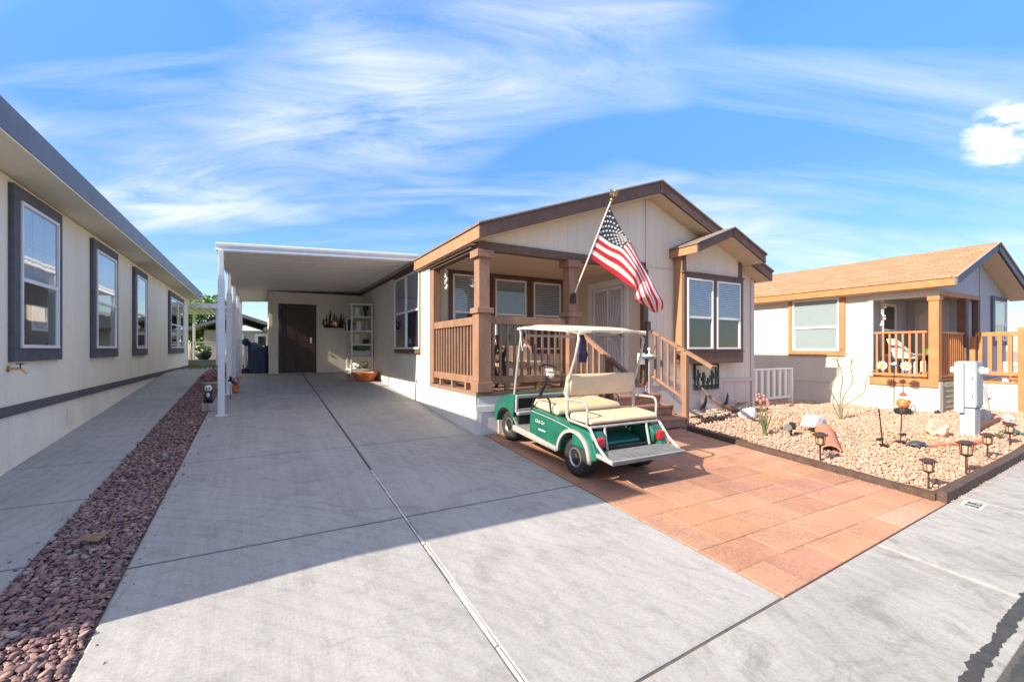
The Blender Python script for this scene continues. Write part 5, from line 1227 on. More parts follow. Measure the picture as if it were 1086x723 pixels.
T = thing('magpie_figurine', (-.50, 11.2, .78), 'black and white bird figurine on a thin stake behind the first post', 'figurine')
z = G(-.5, 10.9)
mb = MB(); mb.tube([(-.52, 10.9, z), (-.52, 10.9, z+.30)], .008, 6); mb.build('stake', 'rust_metal', T)
mb = MB(); mb.blob((-.52, 10.9, z+.36), (.045, .08, .07), 2, .08); mb.tube([(-.50, 10.86, z+.36), (-.42, 10.8, z+.33)], [.03, .01], 8); mb.blob((-.51, 10.84, z+.45), (.032, .035, .032), 2, 0); mb.build('body', 'black_plastic', T, smooth=True)
mb = MB(); mb.blob((-.53, 10.85, z+.33), (.04, .05, .045), 2, 0); mb.build('breast', 'white_paint', T, smooth=True)
T = thing('flower_pot', (-.55, 12.0, .83), 'coral flowers in a low clay pot beside the second carport post', 'flowers')
z = G(-.5, 12)
mb = MB(); mb.lathe([(0, z), (.07, z), (.10, z+.13), (0, z+.12)], (-.48, 11.75, 0), n=14); mb.build('pot', 'orange_clay', T, smooth=True)
mb = MB()
for k in range(16): mb.blob((-.48+random.uniform(-.12, .12), 11.75+random.uniform(-.1, .1), z+.2+random.uniform(-.05, .12)), (.035, .035, .03), 1, .25, seed=k)
mb.build('petals', 'bloom_pink', T, smooth=True)

# ------------------------------------------------------------------ GARDEN BED
def edging(name, pts, label, w=.09, h=.10):
    mb = MB()
    for (xa, ya), (xb, yb) in zip(pts[:-1], pts[1:]):
        n = max(1, int(math.hypot(xb-xa, yb-ya)/.35))
        for i in range(n):
            p = Vector((lerp(xa, xb, i/n), lerp(ya, yb, i/n), 0)); q = Vector((lerp(xa, xb, (i+1)/n), lerp(ya, yb, (i+1)/n), 0))
            j = lambda v: noise.noise(Vector((v.x*5, v.y*5, 2)))*.012
            p.z = G(p.x, p.y)+h/2-.02+j(p); q.z = G(q.x, q.y)+h/2-.02+j(q)
            mb.bar(p, q, w+j(q), h)
    return tag(mb.build(name, 'edging', at=(pts[0][0], pts[0][1], G(*pts[0]))), label, 'edging')
edging('bed_edging', [(6.56, 5.33), (6.50, 3.8), (6.47, 1.99)], 'dark brown rubber edging between the pavers and the rose gravel')
edging('bed_edging', [(6.47, 1.96), (9.9, 2.13), (13, 2.3), (17, 2.5)], 'dark brown rubber edging along the street side of the rose gravel', w=.11, h=.12)
# path lights
def path_light():
    T = thing('path_light', (0, 0, 0), 'x', 'path light', 'solar path lights in the gravel bed')
    mb = MB(); mb.tube([(0, 0, -.05), (0, 0, .24)], .013, 10); cb(mb, 'stake', 'bronze', T, smooth=True)
    mb = MB(); mb.lathe([(0, .235), (.03, .235), (.062, .255), (.066, .27), (.05, .27), (0, .262)], n=20)
    for k in range(6):
        t = k*math.pi/3; mb.tube([(.06*math.cos(t), .06*math.sin(t), .262), (.068*math.cos(t), .068*math.sin(t), .40)], .005, 5)
    mb.lathe([(0, .395), (.07, .395), (.105, .40), (.108, .41), (.06, .44), (.03, .448), (0, .45)], n=24); c = cb(mb, 'lamp_cage', 'bronze', T, smooth=True)
    mb = MB(); mb.lathe([(.05, .268), (.057, .33), (.052, .396)], n=16); cb(mb, 'lens', 'lamp_lens', c, smooth=True)
    return T
PL = path_light()
spots = [((6.79, 2.16), 'dark solar path light by the corner where the two edgings meet', (0, 0, 0), .80), ((8.0, 2.17), 'tallest dark solar path light, leaning, with the small red rock behind it', (rad(2), rad(6), .5), .98), ((9.4, 2.32), 'small upright dark path light between the tall leaning one and the pale lensed one', (0, rad(-1), 1), .84), ((10.7, 2.38), 'pale lensed solar path light in front of the greenish turtle', (0, 0, 2), .84), ((6.80, 3.32), 'dark solar path light alone beside the red tile and the pavers', (rad(-2), rad(-3), 1), .88)]
for i, ((x, y), lab, r, s_) in enumerate(spots):
    o = PL if i == 0 else copy_tree(PL); o.location = (x, y, G(x, y)+.02); o.rotation_euler = r; o.scale = (s_,)*3; o['label'] = lab; ORG[o.name] = Vector(o.location)
# white ground lamp on red tile
x, y = 9.0, 4.28; z = G(x, y)
a = Vector((7.42, 3.48, G(7.42, 3.48)+.03)); b = Vector((8.7, 4.2, G(8.7, 4.2)+.08))
mb = MB(); d_ = (b-a).normalized(); sd = d_.cross(Vector((0, 0, 1))).normalized()
prof = [(math.sin(t)*.14, math.cos(t)*.10) for t in [rad(-75+15*k) for k in range(11)]]
vs = []
for p in (a, b):
    for (u_, h_) in prof: vs.append(p+sd*u_+Vector((0, 0, h_)))
    for (u_, h_) in reversed(prof): vs.append(p+sd*u_*.86+Vector((0, 0, h_-.018)))
n_ = 22; mb.add(vs, [(k, (k+1) % n_, n_+(k+1) % n_, n_+k) for k in range(n_)]+[tuple(range(n_)), tuple(range(2*n_-1, n_-1, -1))])
tag(mb.build('roof_tile', 'red_tile', at=a), 'long curved red clay roof tile lying in the gravel behind a path light', 'tile')
T = thing('garden_lantern', b+Vector((0, 0, .03)), 'white domed lamp with a slotted face sitting at the end of the red tile', 'lamp')
c = b+Vector((.02, .05, .12))
mb = MB(); mb.prism([c+Vector((-.28, 0, -.07)), c+Vector((.26, 0, -.07)), c+Vector((.25, 0, .02)), c+Vector((.10, 0, .14)), c+Vector((-.08, 0, .17)), c+Vector((-.22, 0, .05))], (0, .3, 0)); mb.build('shade', 'white_paint', T, bevel=.03, seg=3, smooth=True)
mb = MB()
for k in range(4): mb.box(c.x+.02, c.x+.22, c.y-.012, c.y-.002, c.z-.04+k*.035, c.z-.025+k*.035)
mb.build('louver', 'grey_plastic', T); T.scale = (.82,)*3
# black spotlight with solar cell
x, y = 7.93, 4.33; z = G(x, y)
T = thing('spot_light', (x, y, z), 'black solar spotlight tilted low in the gravel near the pavers', 'spotlight')
mb = MB(); mb.tube([(x, y, z-.03), (x, y, z+.16)], .014, 8); mb.tube([(x, y, z+.12), (x-.12, y-.02, z+.12)], .012, 8); mb.tube([(x+.1, y, z+.05), (x+.35, y+.03, z+.03)], .012, 6); mb.build('stake', 'black_plastic', T)
mb = MB(); mb.tube([(x-.05, y-.02, z+.14), (x-.12, y-.03, z+.16), (x-.18, y-.05, z+.18)], [.03, .045, .055], 14); mb.build('lamp_head', 'black_plastic', T, smooth=True)
mb = MB(); mb.box(x+.02, x+.06, y-.05, y+.05, z+.12, z+.24); mb.build('solar_panel', 'black_metal', T, bevel=.006)
# pair of thin stakes with cross pieces
def stakes(x, y, lean, cx, lab):
    z = G(x, y); T = thing('garden_stake', (x, y, z), lab, 'stake', 'thin metal stakes in the gravel')
    top = Vector((x+lean, y+.02, z+.62)); mb = MB(); mb.tube([(x, y, z-.03), top], .010, 6); mb.build('rod', 'rust_metal', T)
    c = Vector((x, y, z)).lerp(top, .22); mb = MB(); mb.box(c.x+min(0, cx), c.x+max(0, cx), c.y-.02, c.y+.02, c.z-.018, c.z+.018); mb.build('foot_bar', 'black_plastic', T)
    mb = MB(); mb.lathe([(0, 0), (.012, .0), (.014, .02), (0, .03)], top, n=10); mb.build('cap', 'driftwood', T)
    mb = MB(); mb.lathe([(0, 0), (.09, 0), (.05, .02), (0, .025)], (x, y, z+.03), n=12); mb.build('base_disc', 'rust_metal', T)
stakes(8.69, 3.32, -.10, -.16, 'thin rusty stake leaning towards the red tile')
stakes(9.27, 3.31, .13, .17, 'thin rusty stake leaning towards the boulder, beside the dark turtle')
# turtles
def turtle(x, y, m, lab, hd, s=1.0):
    z = G(x, y)+.03; T = thing('turtle_figurine', (x, y, z), lab, 'figurine'); c, sn = math.cos(hd), math.sin(hd)
    P = lambda u, v, w: (x+s*(u*c-v*sn), y+s*(u*sn+v*c), z+s*w)
    bm_ = MB(); bm_.blob((0, 0, 0), (.20, .155, .115), 3, .06, 3); bm_.v = [P(v[0], v[1], max(v[2], -.01)+.045) for v in bm_.v]; bm_.build('shell', m, T, smooth=True)
    bm_ = MB(); bm_.blob((.255, 0, .07), (.065, .045, .045), 2, .05); bm_.tube([(.10, 0, .05), (.24, 0, .065)], [.04, .035], 10); bm_.v = [P(*v) for v in bm_.v]; bm_.build('head', m, T, smooth=True); bm_ = MB()
    for (u, v) in ((.13, .15), (.13, -.15), (-.13, .14), (-.13, -.14)):
        bm_ = MB(); bm_.tube([(u*.8, v*.6, .05), (u, v*1.05, .04), (u*1.25, v*1.25, .0)], [.045, .04, .03], 8); bm_.v = [P(*v_) for v_ in bm_.v]; bm_.build('leg', m, T, smooth=True)
    bm_ = MB(); bm_.tube([(-.15, 0, .04), (-.27, 0, .01)], [.03, .008], 8); bm_.v = [P(*v) for v in bm_.v]; bm_.build('tail', m, T, smooth=True)
turtle(9.16, 3.06, 'turtle_shell', 'dark pebbled turtle figurine crawling in the gravel between the thin stakes and the boulder', rad(-15), .58)
turtle(11.55, 2.55, 'turtle_green', 'greenish turtle figurine behind the pale lensed path light', rad(160), .6)
# boulder and stones
mb = MB(); mb.blob((10.55, 3.24, G(10.55, 3.2)+.12), (.17, .16, .19), 4, .22, 2.1, seed=3); prop(mb, 'boulder', 'rock_pink', (10.55, 3.22, G(10.55, 3.2)), 'pink and white boulder leaning against the grey meter pedestal', 'rock')
mb = MB(); mb.blob((8.72, 5.62, G(8.7, 5.6)+.06), (.26, .14, .13), 3, .2, 1.5, seed=9); prop(mb, 'grey_rock', 'rock_white', (8.72, 5.62, G(8.7, 5.6)), 'pale grey rock at the foot of the flowering yucca', 'rock')
mb = MB(); mb.blob((9.75, 2.62, G(9.75, 2.6)+.07), (.10, .09, .12), 3, .2, 1.5, seed=12); prop(mb, 'red_rock', 'red_tile', (9.75, 2.62, G(9.75, 2.6)), 'small red rock behind the leaning path light', 'rock')
mb = MB(); mb.blob((13.7-.6, 2.95, .40), (.13, .1, .09), 3, .2, 1.5, seed=15); prop(mb, 'grey_rock', 'rock_white', (13.1, 2.95, .35), 'pale rock at the foot of the standing driftwood', 'rock')
mb = MB(); mb.bar((9.25, 3.0, G(9.25, 3)+.018), (10.6, 2.62, .25), .10, .07); prop(mb, 'clay_border', 'red_tile', (9.6, 2.8, G(9.6, 2.8)), 'low red clay border strip running past the boulder', 'border')
mb = MB(); mb.bar((11.2, 2.95, .33), (13.3, 3.05, .39), .07, .07); prop(mb, 'clay_border', 'red_tile', (12.2, 3.0, .35), 'thin red clay border strip between the meter pedestal and the driftwood', 'border')
mb = MB(); mb.box(11.0, 11.22, 6.05, 6.15, G(11, 6)-.01, G(11, 6)+.09); prop(mb, 'brick', 'red_tile', (11.1, 6.1, G(11, 6)), 'single red brick under the white picket railing', 'brick', bevel=.008)
T = None
mb = MB(); 
for i in range(26):
    cx_, cy_ = 7.55+random.uniform(0, 1.0), 5.82+random.uniform(0, .46); r = random.uniform(.06, .12); z = G(cx_, cy_)+.045
    n_ = 7; ps = [(cx_+r*random.uniform(.75, 1.1)*math.cos(2*math.pi*k/n_), cy_+r*.7*random.uniform(.75, 1.1)*math.sin(2*math.pi*k/n_), z+random.uniform(0, .01)) for k in range(n_)]; mb.prism(ps, (0, 0, .03))
tag(mb.build('flagstone_chips', 'flagstone'), 'broken tan flagstones laid tight beside the stair newel', 'paving', kind='stuff')
mb = MB(); mb.bar((7.22, 5.55, G(7.2, 5.5)+.06), (7.95, 5.62, G(7.9, 5.6)+.06), .06, .05); prop(mb, 'edging_bar', 'edging', (7.5, 5.6, G(7.5, 5.6)), 'short dark edging bar in front of the flagstones', 'edging')
# driftwood branch arching by the wall
mb = MB(); mb.tube([(8.05, 6.25, 1.02), (8.18, 6.1, .80), (8.42, 5.98, .62), (8.7, 5.9, .52), (8.98, 5.84, .48)], [.022, .03, .04, .045, .025], 8); mb.tube([(8.55, 5.95, .55), (9.3, 6.2, .58), (9.75, 6.28, .60)], [.03, .035, .02], 7); prop(mb, 'fallen_branch', 'branch_brown', (8.6, 5.95, .45), 'curved bare branch propped against the wall under the cactus picture', 'branch', smooth=True)
# quail silhouettes
def quail(x, lab, fl_=1):
    y, z = 6.26, .50; T = thing('quail_figurine', (x, y, z-.08), lab, 'figurine', 'metal quails by the wall')
    mb = MB(); body = [(-.17, -.02), (-.08, .0), (.02, .02), (.10, .11), (.13, .20), (.12, .27), (.155, .29), (.13, .32), (.11, .345), (.125, .40), (.09, .37), (.08, .33), (.05, .27), (.02, .18), (-.06, .10)]
    mb.prism([(x+fl_*u, y, z+.06+w) for u, w in body], (0, .02, 0)); mb.build('body', 'black_metal', T)
    mb = MB(); mb.tube([(x, y+.01, z+.08), (x+.01, y+.01, z-.08)], .007, 5); mb.tube([(x+fl_*.05, y+.01, z+.1), (x+fl_*.06, y+.01, z-.08)], .007, 5); mb.build('legs', 'black_metal', T); T.scale = (.78,)*3
quail(8.2, 'black metal quail directly below the cactus picture'); quail(8.92, 'black metal quail beyond the cactus picture, nearer the house corner')
# red yucca, ocotillo, small tufts
x, y = (7.52, 4.54); z = G(x, y)
T = thing('red_yucca', (x, y, z), 'narrow stalked plant topped with coral pink blooms near the house corner', 'plant')
mb = MB(); bl = MB()
for k in range(5):
    ox, oy = random.uniform(-.10, .12), random.uniform(-.1, .1); h = random.uniform(.50, .66)
    mb.tube([(x+ox*.3, y+oy*.3, z), (x+ox*.7, y+oy*.7, z+h*.5), (x+ox*1.4, y+oy, z+h)], [.011, .009, .007], 6)
    for j in range(6): bl.blob((x+ox*1.4+random.uniform(-.03, .03), y+oy+random.uniform(-.03, .03), z+h-.04+.026*j), (.021, .021, .02), 1, .25, seed=j)
for k in range(7):
    t = random.uniform(0, 6.28); r = random.uniform(.08, .16); mb.tube([(x, y, z), (x+r*.5*math.cos(t), y+r*.5*math.sin(t), z+.22), (x+r*math.cos(t), y+r*math.sin(t), z+random.uniform(.25, .42))], [.012, .011, .003], 5)
mb.build('stalks', 'stem_green', T, smooth=True); bl.build('blooms', 'bloom_pink', T, smooth=True)
x, y = 10.5, 4.75; z = G(x, y)
T = thing('ocotillo', (x, y, z), 'spindly ocotillo with bare curving canes in the middle of the gravel bed', 'plant')
for pts in ([(0, 0, 0), (-.02, 0, .35), (-.22, 0, .72), (-.04, 0, 1.05), (-.02, 0, 1.42), (.02, 0, 1.6)], [(0, 0, 0), (.03, 0, .5), (.02, 0, .95), (-.06, 0, 1.3), (-.12, 0, 1.35)], [(.03, 0, 0), (.08, 0, .45), (.22, 0, .85), (.2, 0, 1.15), (.27, 0, 1.38)], [(.03, 0, 0), (.12, 0, .3), (.42, 0, .58), (.50, 0, .85), (.60, 0, 1.02), (.78, 0, 1.15)], [(0, 0, 0), (-.1, 0, .3), (-.16, 0, .5)]):
    mb = MB(); P_ = [Vector((x+.85*p[0], y-.55*p[0]+.03*math.sin(i*2), z+p[2]*.93)) for i, p in enumerate(pts)]
    Q = []
    for i in range((len(P_)-1)*5+1): Q.append(sp(P_, i/((len(P_)-1)*5)))
    mb.tube(Q, [lerp(.013, .008, i/len(Q)) for i in range(len(Q))], 6)
    for i, q_ in enumerate(Q):
        for j in range(2):
            t = random.uniform(0, 6.28); mb.tube([q_, q_+Vector((.03*math.cos(t), .03*math.sin(t), .02))], [.005, .001], 4)
    o = mb.build('cane', 'stem_olive', T, smooth=True)
for (dx, h, r_, n_) in ((.05, .42, .06, 22), (.02, 1.5, .03, 22), (.23, 1.28, .03, 22), (-.05, 1.25, .03, 22), (.64, 1.08, .03, 22)):
    mb = MB(); leaves(mb, (x+.85*dx, y-.55*dx, z+h*.95), (r_, r_, .07), n_, .018); mb.build('leaf_tuft', 'bloom_pink' if h > .5 else 'stem_green', T)
for (x, y, s_, m_, lab) in ((11.1, 2.6, .10, 'stem_green', 'small spiky green tuft between the pedestal and the greenish turtle'), (12.35, 3.3, .16, 'tan_leaf', 'dry tan grass tuft at the foot of the driftwood')):
    z = G(x, y); mb = MB()
    for k in range(40):
        t = random.uniform(0, 6.28); r = random.uniform(.3, 1)*s_; mb.tube([(x+.01*math.cos(t), y+.01*math.sin(t), z), (x+r*.6*math.cos(t), y+r*.6*math.sin(t), z+s_*random.uniform(.5, 1)), (x+r*1.3*math.cos(t), y+r*1.3*math.sin(t), z+s_*random.uniform(.5, 1.3))], [.006, .005, .001], 4)
    prop(mb, 'grass_tuft', m_, (x, y, z), lab, 'plant')
# standing driftwood
x, y = 12.95, 3.25; z = .33
mb = MB(); mb.tube([(x-.10, y, z), (x-.06, y, z+.25), (x-.02, y, z+.45), (x-.03, y, z+.62), (x+.10, y, z+.70)], [.16, .11, .075, .06, .03], 9)
mb.tube([(x-.08, y-.02, z+.3), (x-.10, y, z+.55), (x-.08, y, z+.72)], [.06, .045, .02], 7); mb.tube([(x, y, z+.45), (x+.16, y, z+.42), (x+.36, y-.03, z+.46)], [.05, .035, .015], 7); mb.tube([(x, y, z+.35), (x+.10, y, z+.15), (x+.16, y, z)], [.06, .05, .05], 7); mb.tube([(x-.02, y, z+.55), (x+.12, y, z+.56)], [.035, .012], 6); mb.tube([(x-.08, y, z+.1), (x-.22, y-.03, z)], [.06, .05], 7)
prop(mb, 'driftwood', 'driftwood', (x, y, z), 'upright twisted grey driftwood in front of the cream deck skirting', 'driftwood', smooth=True)
# gnome figurine with wire tricycle planter
x, y, z = 12.35, 4.36, .36
T = thing('gnome_figurine', (x, y, z), 'garden gnome in orange with red hat riding a grey wire tricycle by the pale wall', 'figurine')
mb = MB(); mb.lathe([(0, 0), (.17, 0), (.19, .10), (.17, .17), (0, .17)], (x, y, z), n=18); mb.build('base_pot', 'black_plastic', T, smooth=True)
mb = MB(); mb.blob((x, y, z+.30), (.16, .14, .16), 3, .05); mb.tube([(x+.10, y-.05, z+.36), (x+.22, y-.06, z+.34), (x+.30, y-.05, z+.33)], [.055, .045, .035], 9); mb.build('body', 'orange_clay', T, smooth=True)
mb = MB(); mb.blob((x, y-.02, z+.48), (.075, .07, .085), 2, .04); mb.blob((x+.01, y-.06, z+.43), (.07, .05, .07), 2, .1); mb.build('head', 'white_paint', T, smooth=True)
mb = MB(); mb.lathe([(.085, 0), (.075, .04), (.03, .10), (0, .12)], (x, y, z+.51), n=14); mb.build('hat', 'red_cap', T, smooth=True)
mb = MB()
for (cx_, r) in ((x+.34, .13), (x+.52, .11)):
    pts = [(cx_+r*math.cos(t), y-.1, z+.12+r*math.sin(t)) for t in [2*math.pi*k/20 for k in range(21)]]; mb.tube(pts, .009, 5)
    for k in range(4): t = k*math.pi/4; mb.tube([(cx_-r*math.cos(t), y-.1, z+.12-r*math.sin(t)), (cx_+r*math.cos(t), y-.1, z+.12+r*math.sin(t))], .004, 4)
T.scale = (.8,)*3; mb.tube([(x+.1, y-.1, z+.2), (x+.34, y-.1, z+.27), (x+.38, y-.1, z+.42)], .010, 5); mb.tube([(x+.34, y-.1, z+.27), (x+.52, y-.1, z+.12)], .009, 5); mb.build('tricycle', 'grey_plastic', T, smooth=True)
mb = MB(); mb.blob((13.05, 4.0, .40), (.08, .05, .06), 2, .2); prop(mb, 'dark_stone', 'black_plastic', (13.05, 4.0, .35), 'small dark stone at the corner board of the pale house', 'stone', smooth=True)
# daisy spinners on a thin pole
T = thing('daisy_spinner', (12.55, 4.5, .36), 'two yellow and white daisy pinwheels on a thin black pole before the porch rail', 'pinwheel')
X_, Y_ = 12.62, 4.62
mb = MB(); mb.tube([(X_, Y_, .3), (X_, Y_, 1.42)], .010, 6); mb.tube([(X_, Y_+.24, 1.42), (X_, Y_-.24, 1.42)], .008, 6); mb.build('pole', 'black_metal', T)
for dy in (.22, -.22):
    mb = MB(); c = Vector((X_-.02, Y_+dy, 1.42))
    for k in range(12):
        t = 2*math.pi*k/12; u_ = Vector((0, math.cos(t), math.sin(t))); v_ = Vector((0, -math.sin(t), math.cos(t)))
        mb.prism([c+u_*.03, c+u_*.08+v_*.018+Vector((-.01, 0, 0)), c+u_*.115, c+u_*.08-v_*.018], (.004, 0, 0))
    fw = mb.build('flower', 'white_paint', T)
    mb = MB(); mb.lathe([(0, -.02), (.05, -.015), (.06, 0), (0, .003)], c, 'x', 14); mb.build('flower_center', 'yellow_paint', fw, smooth=True)
mb = MB(); mb.blob((X_+.0, Y_, 1.46), (.03, .06, .045), 2, .2); mb.build('blue_bird', 'blue_glass', T, smooth=True)
# neighbour porch things
T = thing('patio_chair', (14.0, 4.9, 1.11), 'dark patio chair with a pale cushion on the porch with orange railings', 'chair')
mb = MB(); mb.box(13.75, 14.2, 4.65, 5.1, 1.50, 1.55); mb.build('seat', 'black_metal', T)
mb = MB(); mb.prism([(13.8, 4.7, 1.56), (13.8, 5.05, 1.56), (13.8, 5.22, 2.05), (13.8, 5.14, 2.07)], (.4, 0, 0)); mb.build('cushion', 'blind', T, bevel=.02)
for x in (13.77, 14.15):
    for y in (4.67, 5.05): MB().box(x, x+.03, y, y+.03, 1.11, 1.499).build('leg', 'black_metal', T)
T = thing('porch_table', (14.6, 4.6, 1.11), 'small white topped table beside the patio chair on the porch', 'table')
mb = MB(); mb.lathe([(0, 1.64), (.3, 1.64), (.31, 1.66), (.3, 1.68), (0, 1.68)], (14.4, 4.6, 0), n=24); mb.build('top', 'white_paint', T, smooth=True)
mb = MB(); mb.tube([(14.4, 4.6, 1.11), (14.4, 4.6, 1.64)], .03, 8); mb.lathe([(0, 1.11), (.2, 1.11), (.05, 1.15), (0, 1.16)], (14.4, 4.6, 0), n=16); mb.build('pedestal', 'black_metal', T)
mb = MB(); mb.lathe([(0, 1.682), (.07, 1.682), (.10, 1.80), (.09, 1.81), (0, 1.80)], (14.35, 4.55, 0), n=16); prop(mb, 'green_bowl', 'green_plastic', (14.35, 4.55, 1.682), 'bright green bowl on the white porch table', 'bowl', smooth=True)
mb = MB(); mb.blob((13.72, 4.45, 1.19), (.10, .10, .08), 3, .05); prop(mb, 'pumpkin', 'orange_clay', (13.72, 4.45, 1.11), 'small orange pumpkin on the deck beside the porch post', 'pumpkin', smooth=True)
T = thing('hanging_ornament', (13.6, 5.2, 2.5), 'dangling pale ornaments hung in the corner of the porch with orange railings', 'ornament')
mb = MB(); mb.tube([(13.62, 5.2, 3.13), (13.62, 5.2, 2.35)], .005, 5)
for k in range(9): mb.blob((13.62+.04*math.sin(k*2.1), 5.2+.04*math.cos(k*1.7), 3.0-.075*k), (.05, .04, .035), 1, .35, seed=k)
mb.build('strand', 'white_paint', T)
for (x, y, m_, lab, n_) in ((15.22, 3.45, 'white_paint', 'white garden shoe ornament on the entry deck edge', 'white_ornament'), (15.22, 3.30, 'blue_glass', 'blue garden ornament next to the white one on the entry deck', 'blue_ornament')):
    mb = MB(); mb.blob((x, y, 1.42), (.05, .08, .08), 2, .25, seed=int(x*10)); mb.box(x-.03, x+.03, y-.05, y+.05, 1.04, 1.37); prop(mb, n_, m_, (x, y, 1.04), lab, 'ornament', smooth=True)
T = thing('deck_sign', (15.2, 2.95, 1.3), 'dark plaque with a yellow panel leaning on the entry deck rail', 'sign')
mb = MB(); mb.box(15.17, 15.22, 2.72, 3.17, 1.30, 1.45); mb.build('board', 'black_metal', T); 
mb = MB(); mb.box(15.160, 15.169, 2.76, 3.06, 1.31, 1.37); mb.build('panel', 'yellow_paint', T)
mb = MB(); mb.blob((15.17, 3.2, 1.12), (.04, .20, .05), 3, .3, 3); prop(mb, 'orange_garland', 'orange_clay', (15.17, 3.2, 1.06), 'orange leaf garland along the entry deck boards', 'garland')
# utility pedestal with meter sockets
T = thing('utility_pedestal', (11.0, 2.95, .25), 'grey metal electric meter pedestal standing in the gravel', 'utility box')
# left face looks along -X
mb = MB(); mb.box(10.84, 11.19, 2.90, 3.15, .762, 1.58); mb.box(10.845, 11.12, 2.91, 3.11, .22, .745); mb.build('cabinet', 'pedestal_grey', T, bevel=.01)
mb = MB(); mb.box(10.78, 10.838, 3.04, 3.17, .66, 1.565); mb.build('cabinet_door', 'pedestal_grey', T, bevel=.012)
mb = MB(); mb.box(10.828, 10.8385, 2.915, 3.03, .80, 1.55); mb.build('cabinet_door', 'pedestal_grey', T, bevel=.004)
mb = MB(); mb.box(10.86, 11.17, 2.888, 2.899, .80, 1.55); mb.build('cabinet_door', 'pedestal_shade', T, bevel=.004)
mb = MB(); mb.box(10.848, 11.17, 2.905, 3.12, .746, .761); mb.build('seam', 'black_metal', T)
for (c, s) in (((11.06, 2.887, 1.41), -1), ((10.93, 3.151, 1.42), 1)):
    mb = MB(); mb.lathe([(0, 0), (.07, 0), (.07, s*.03), (.06, s*.035), (.058, s*.085), (.045, s*.10), (0, s*.105)], c, 'y', 24); mb.build('meter', 'white_paint', T, smooth=True)
mb = MB(); mb.box(10.82, 10.8275, 2.93, 2.945, 1.25, 1.31); mb.box(10.82, 10.8275, 2.93, 2.945, .95, 1.0); mb.build('latch', 'steel', T)
T.location = (11.12, 2.90, .25)
# painted address plate on the apron
ax0 = (6.55, 1.74); 
mb = MB(); e1 = Vector((.985, -.0, 0)); 
def AP(u, v, h):
    xx = 6.55+u-.02*v; yy2 = 1.83+.08*u-v; return (xx, yy2, G(xx, yy2)+h)
mb.add([AP(0, 0, .003), AP(.26, 0, .003), AP(.26, .165, .003), AP(0, .165, .003)], [(0, 1, 2, 3)]); ad = tag(mb.build('address_plate', 'white_paint'), 'white painted rectangle with dark house number on the apron corner', 'address marking')
def digit(mb, u0, segs, w=.036, h=.112, t=.017):
    S = {'a': (0, 0, w, t), 'd': (0, h-t, w, h), 'g': (0, h/2-t/2, w, h/2+t/2), 'f': (0, 0, t, h/2), 'b': (w-t, 0, w, h/2), 'e': (0, h/2, t, h), 'c': (w-t, h/2, w, h)}
    for i, k in enumerate(segs):
        a, b, c, d = S[k]; hh = .0055+.0006*i; mb.add([AP(u0+a, .03+b, hh), AP(u0+c, .03+b, hh), AP(u0+c, .03+d, hh), AP(u0+a, .03+d, hh)], [(0, 1, 2, 3)])
mb = MB()
for i, sg in enumerate(('abgcd', 'abcdef', 'bc', 'abcdef', 'afgcd')): digit(mb, .025+i*.044, sg)
mb.build('digits', 'digit_black', ad)
# dry leaf on the mauve gravel
mb = MB(); x, y, z = -1.08, 4.5, G(-1.08, 4.5)+.075
ps = []
for k in range(15):
    t = 2*math.pi*k/15; r = .085*(1+.35*math.cos(5*t)); ps.append((x+r*1.1*math.cos(t), y+r*.8*math.sin(t), z+.02*math.cos(2*t)))
mb.add(ps+[(x, y, z+.012)], [(k, (k+1) % 15, 15) for k in range(15)]); o = prop(mb, 'fallen_leaf', 'tan_leaf', (x, y, z), 'big curled tan leaf on the mauve gravel strip', 'leaf'); 
sd_ = o.modifiers.new('thick', 'SOLIDIFY'); sd_.thickness = .003

# ------------------------------------------------------------------ BACKGROUND BEHIND THE CARPORT
T = thing('manufactured_house', (2, 27, 1.1), 'distant tan house with grey gable roof beyond the lawn', 'house')
mb = MB(); groove_wall(mb, PY(27, -1), -2.4, 8, 1.0, 2.75, .3); mb.box(-2.4, 8, 27.01, 36, 1.0, 2.75); mb.build('wall', 'far_wall', T)
mb = MB(); mb.prism([(-3.0, 26.4, 2.72), (-3.0, 26.4, 2.86), (-.9, 26.4, 3.62), (3.4, 26.4, 2.15), (3.4, 26.4, 2.0), (-.9, 26.4, 3.46)], (0, 10, 0)); mb.prism([(.2, 26.2, 2.72), (.2, 26.2, 2.9), (3.4, 26.2, 4.0), (8.6, 26.2, 2.9), (8.6, 26.2, 2.72)], (0, 10, 0)); mb.build('roof', 'far_roof', T)
window(T, PY(27, -1), -1.6, -.7, 1.5, 2.6, .1, 'white_vinyl', upper='room', lower='screen'); window(T, PY(27, -1), -.2, 1.0, 1.4, 2.6, .1, 'white_vinyl', upper='room', lower='screen')
mb = MB(); mb.box(-2.4, 3, 25.5, 26.9, 1.05, 1.12)
for x in (-1.75, .3, 2.5): mb.box(x, x+.1, 26.5, 26.6, 1.12, 2.72)
mb.build('porch', 'far_wall', T)
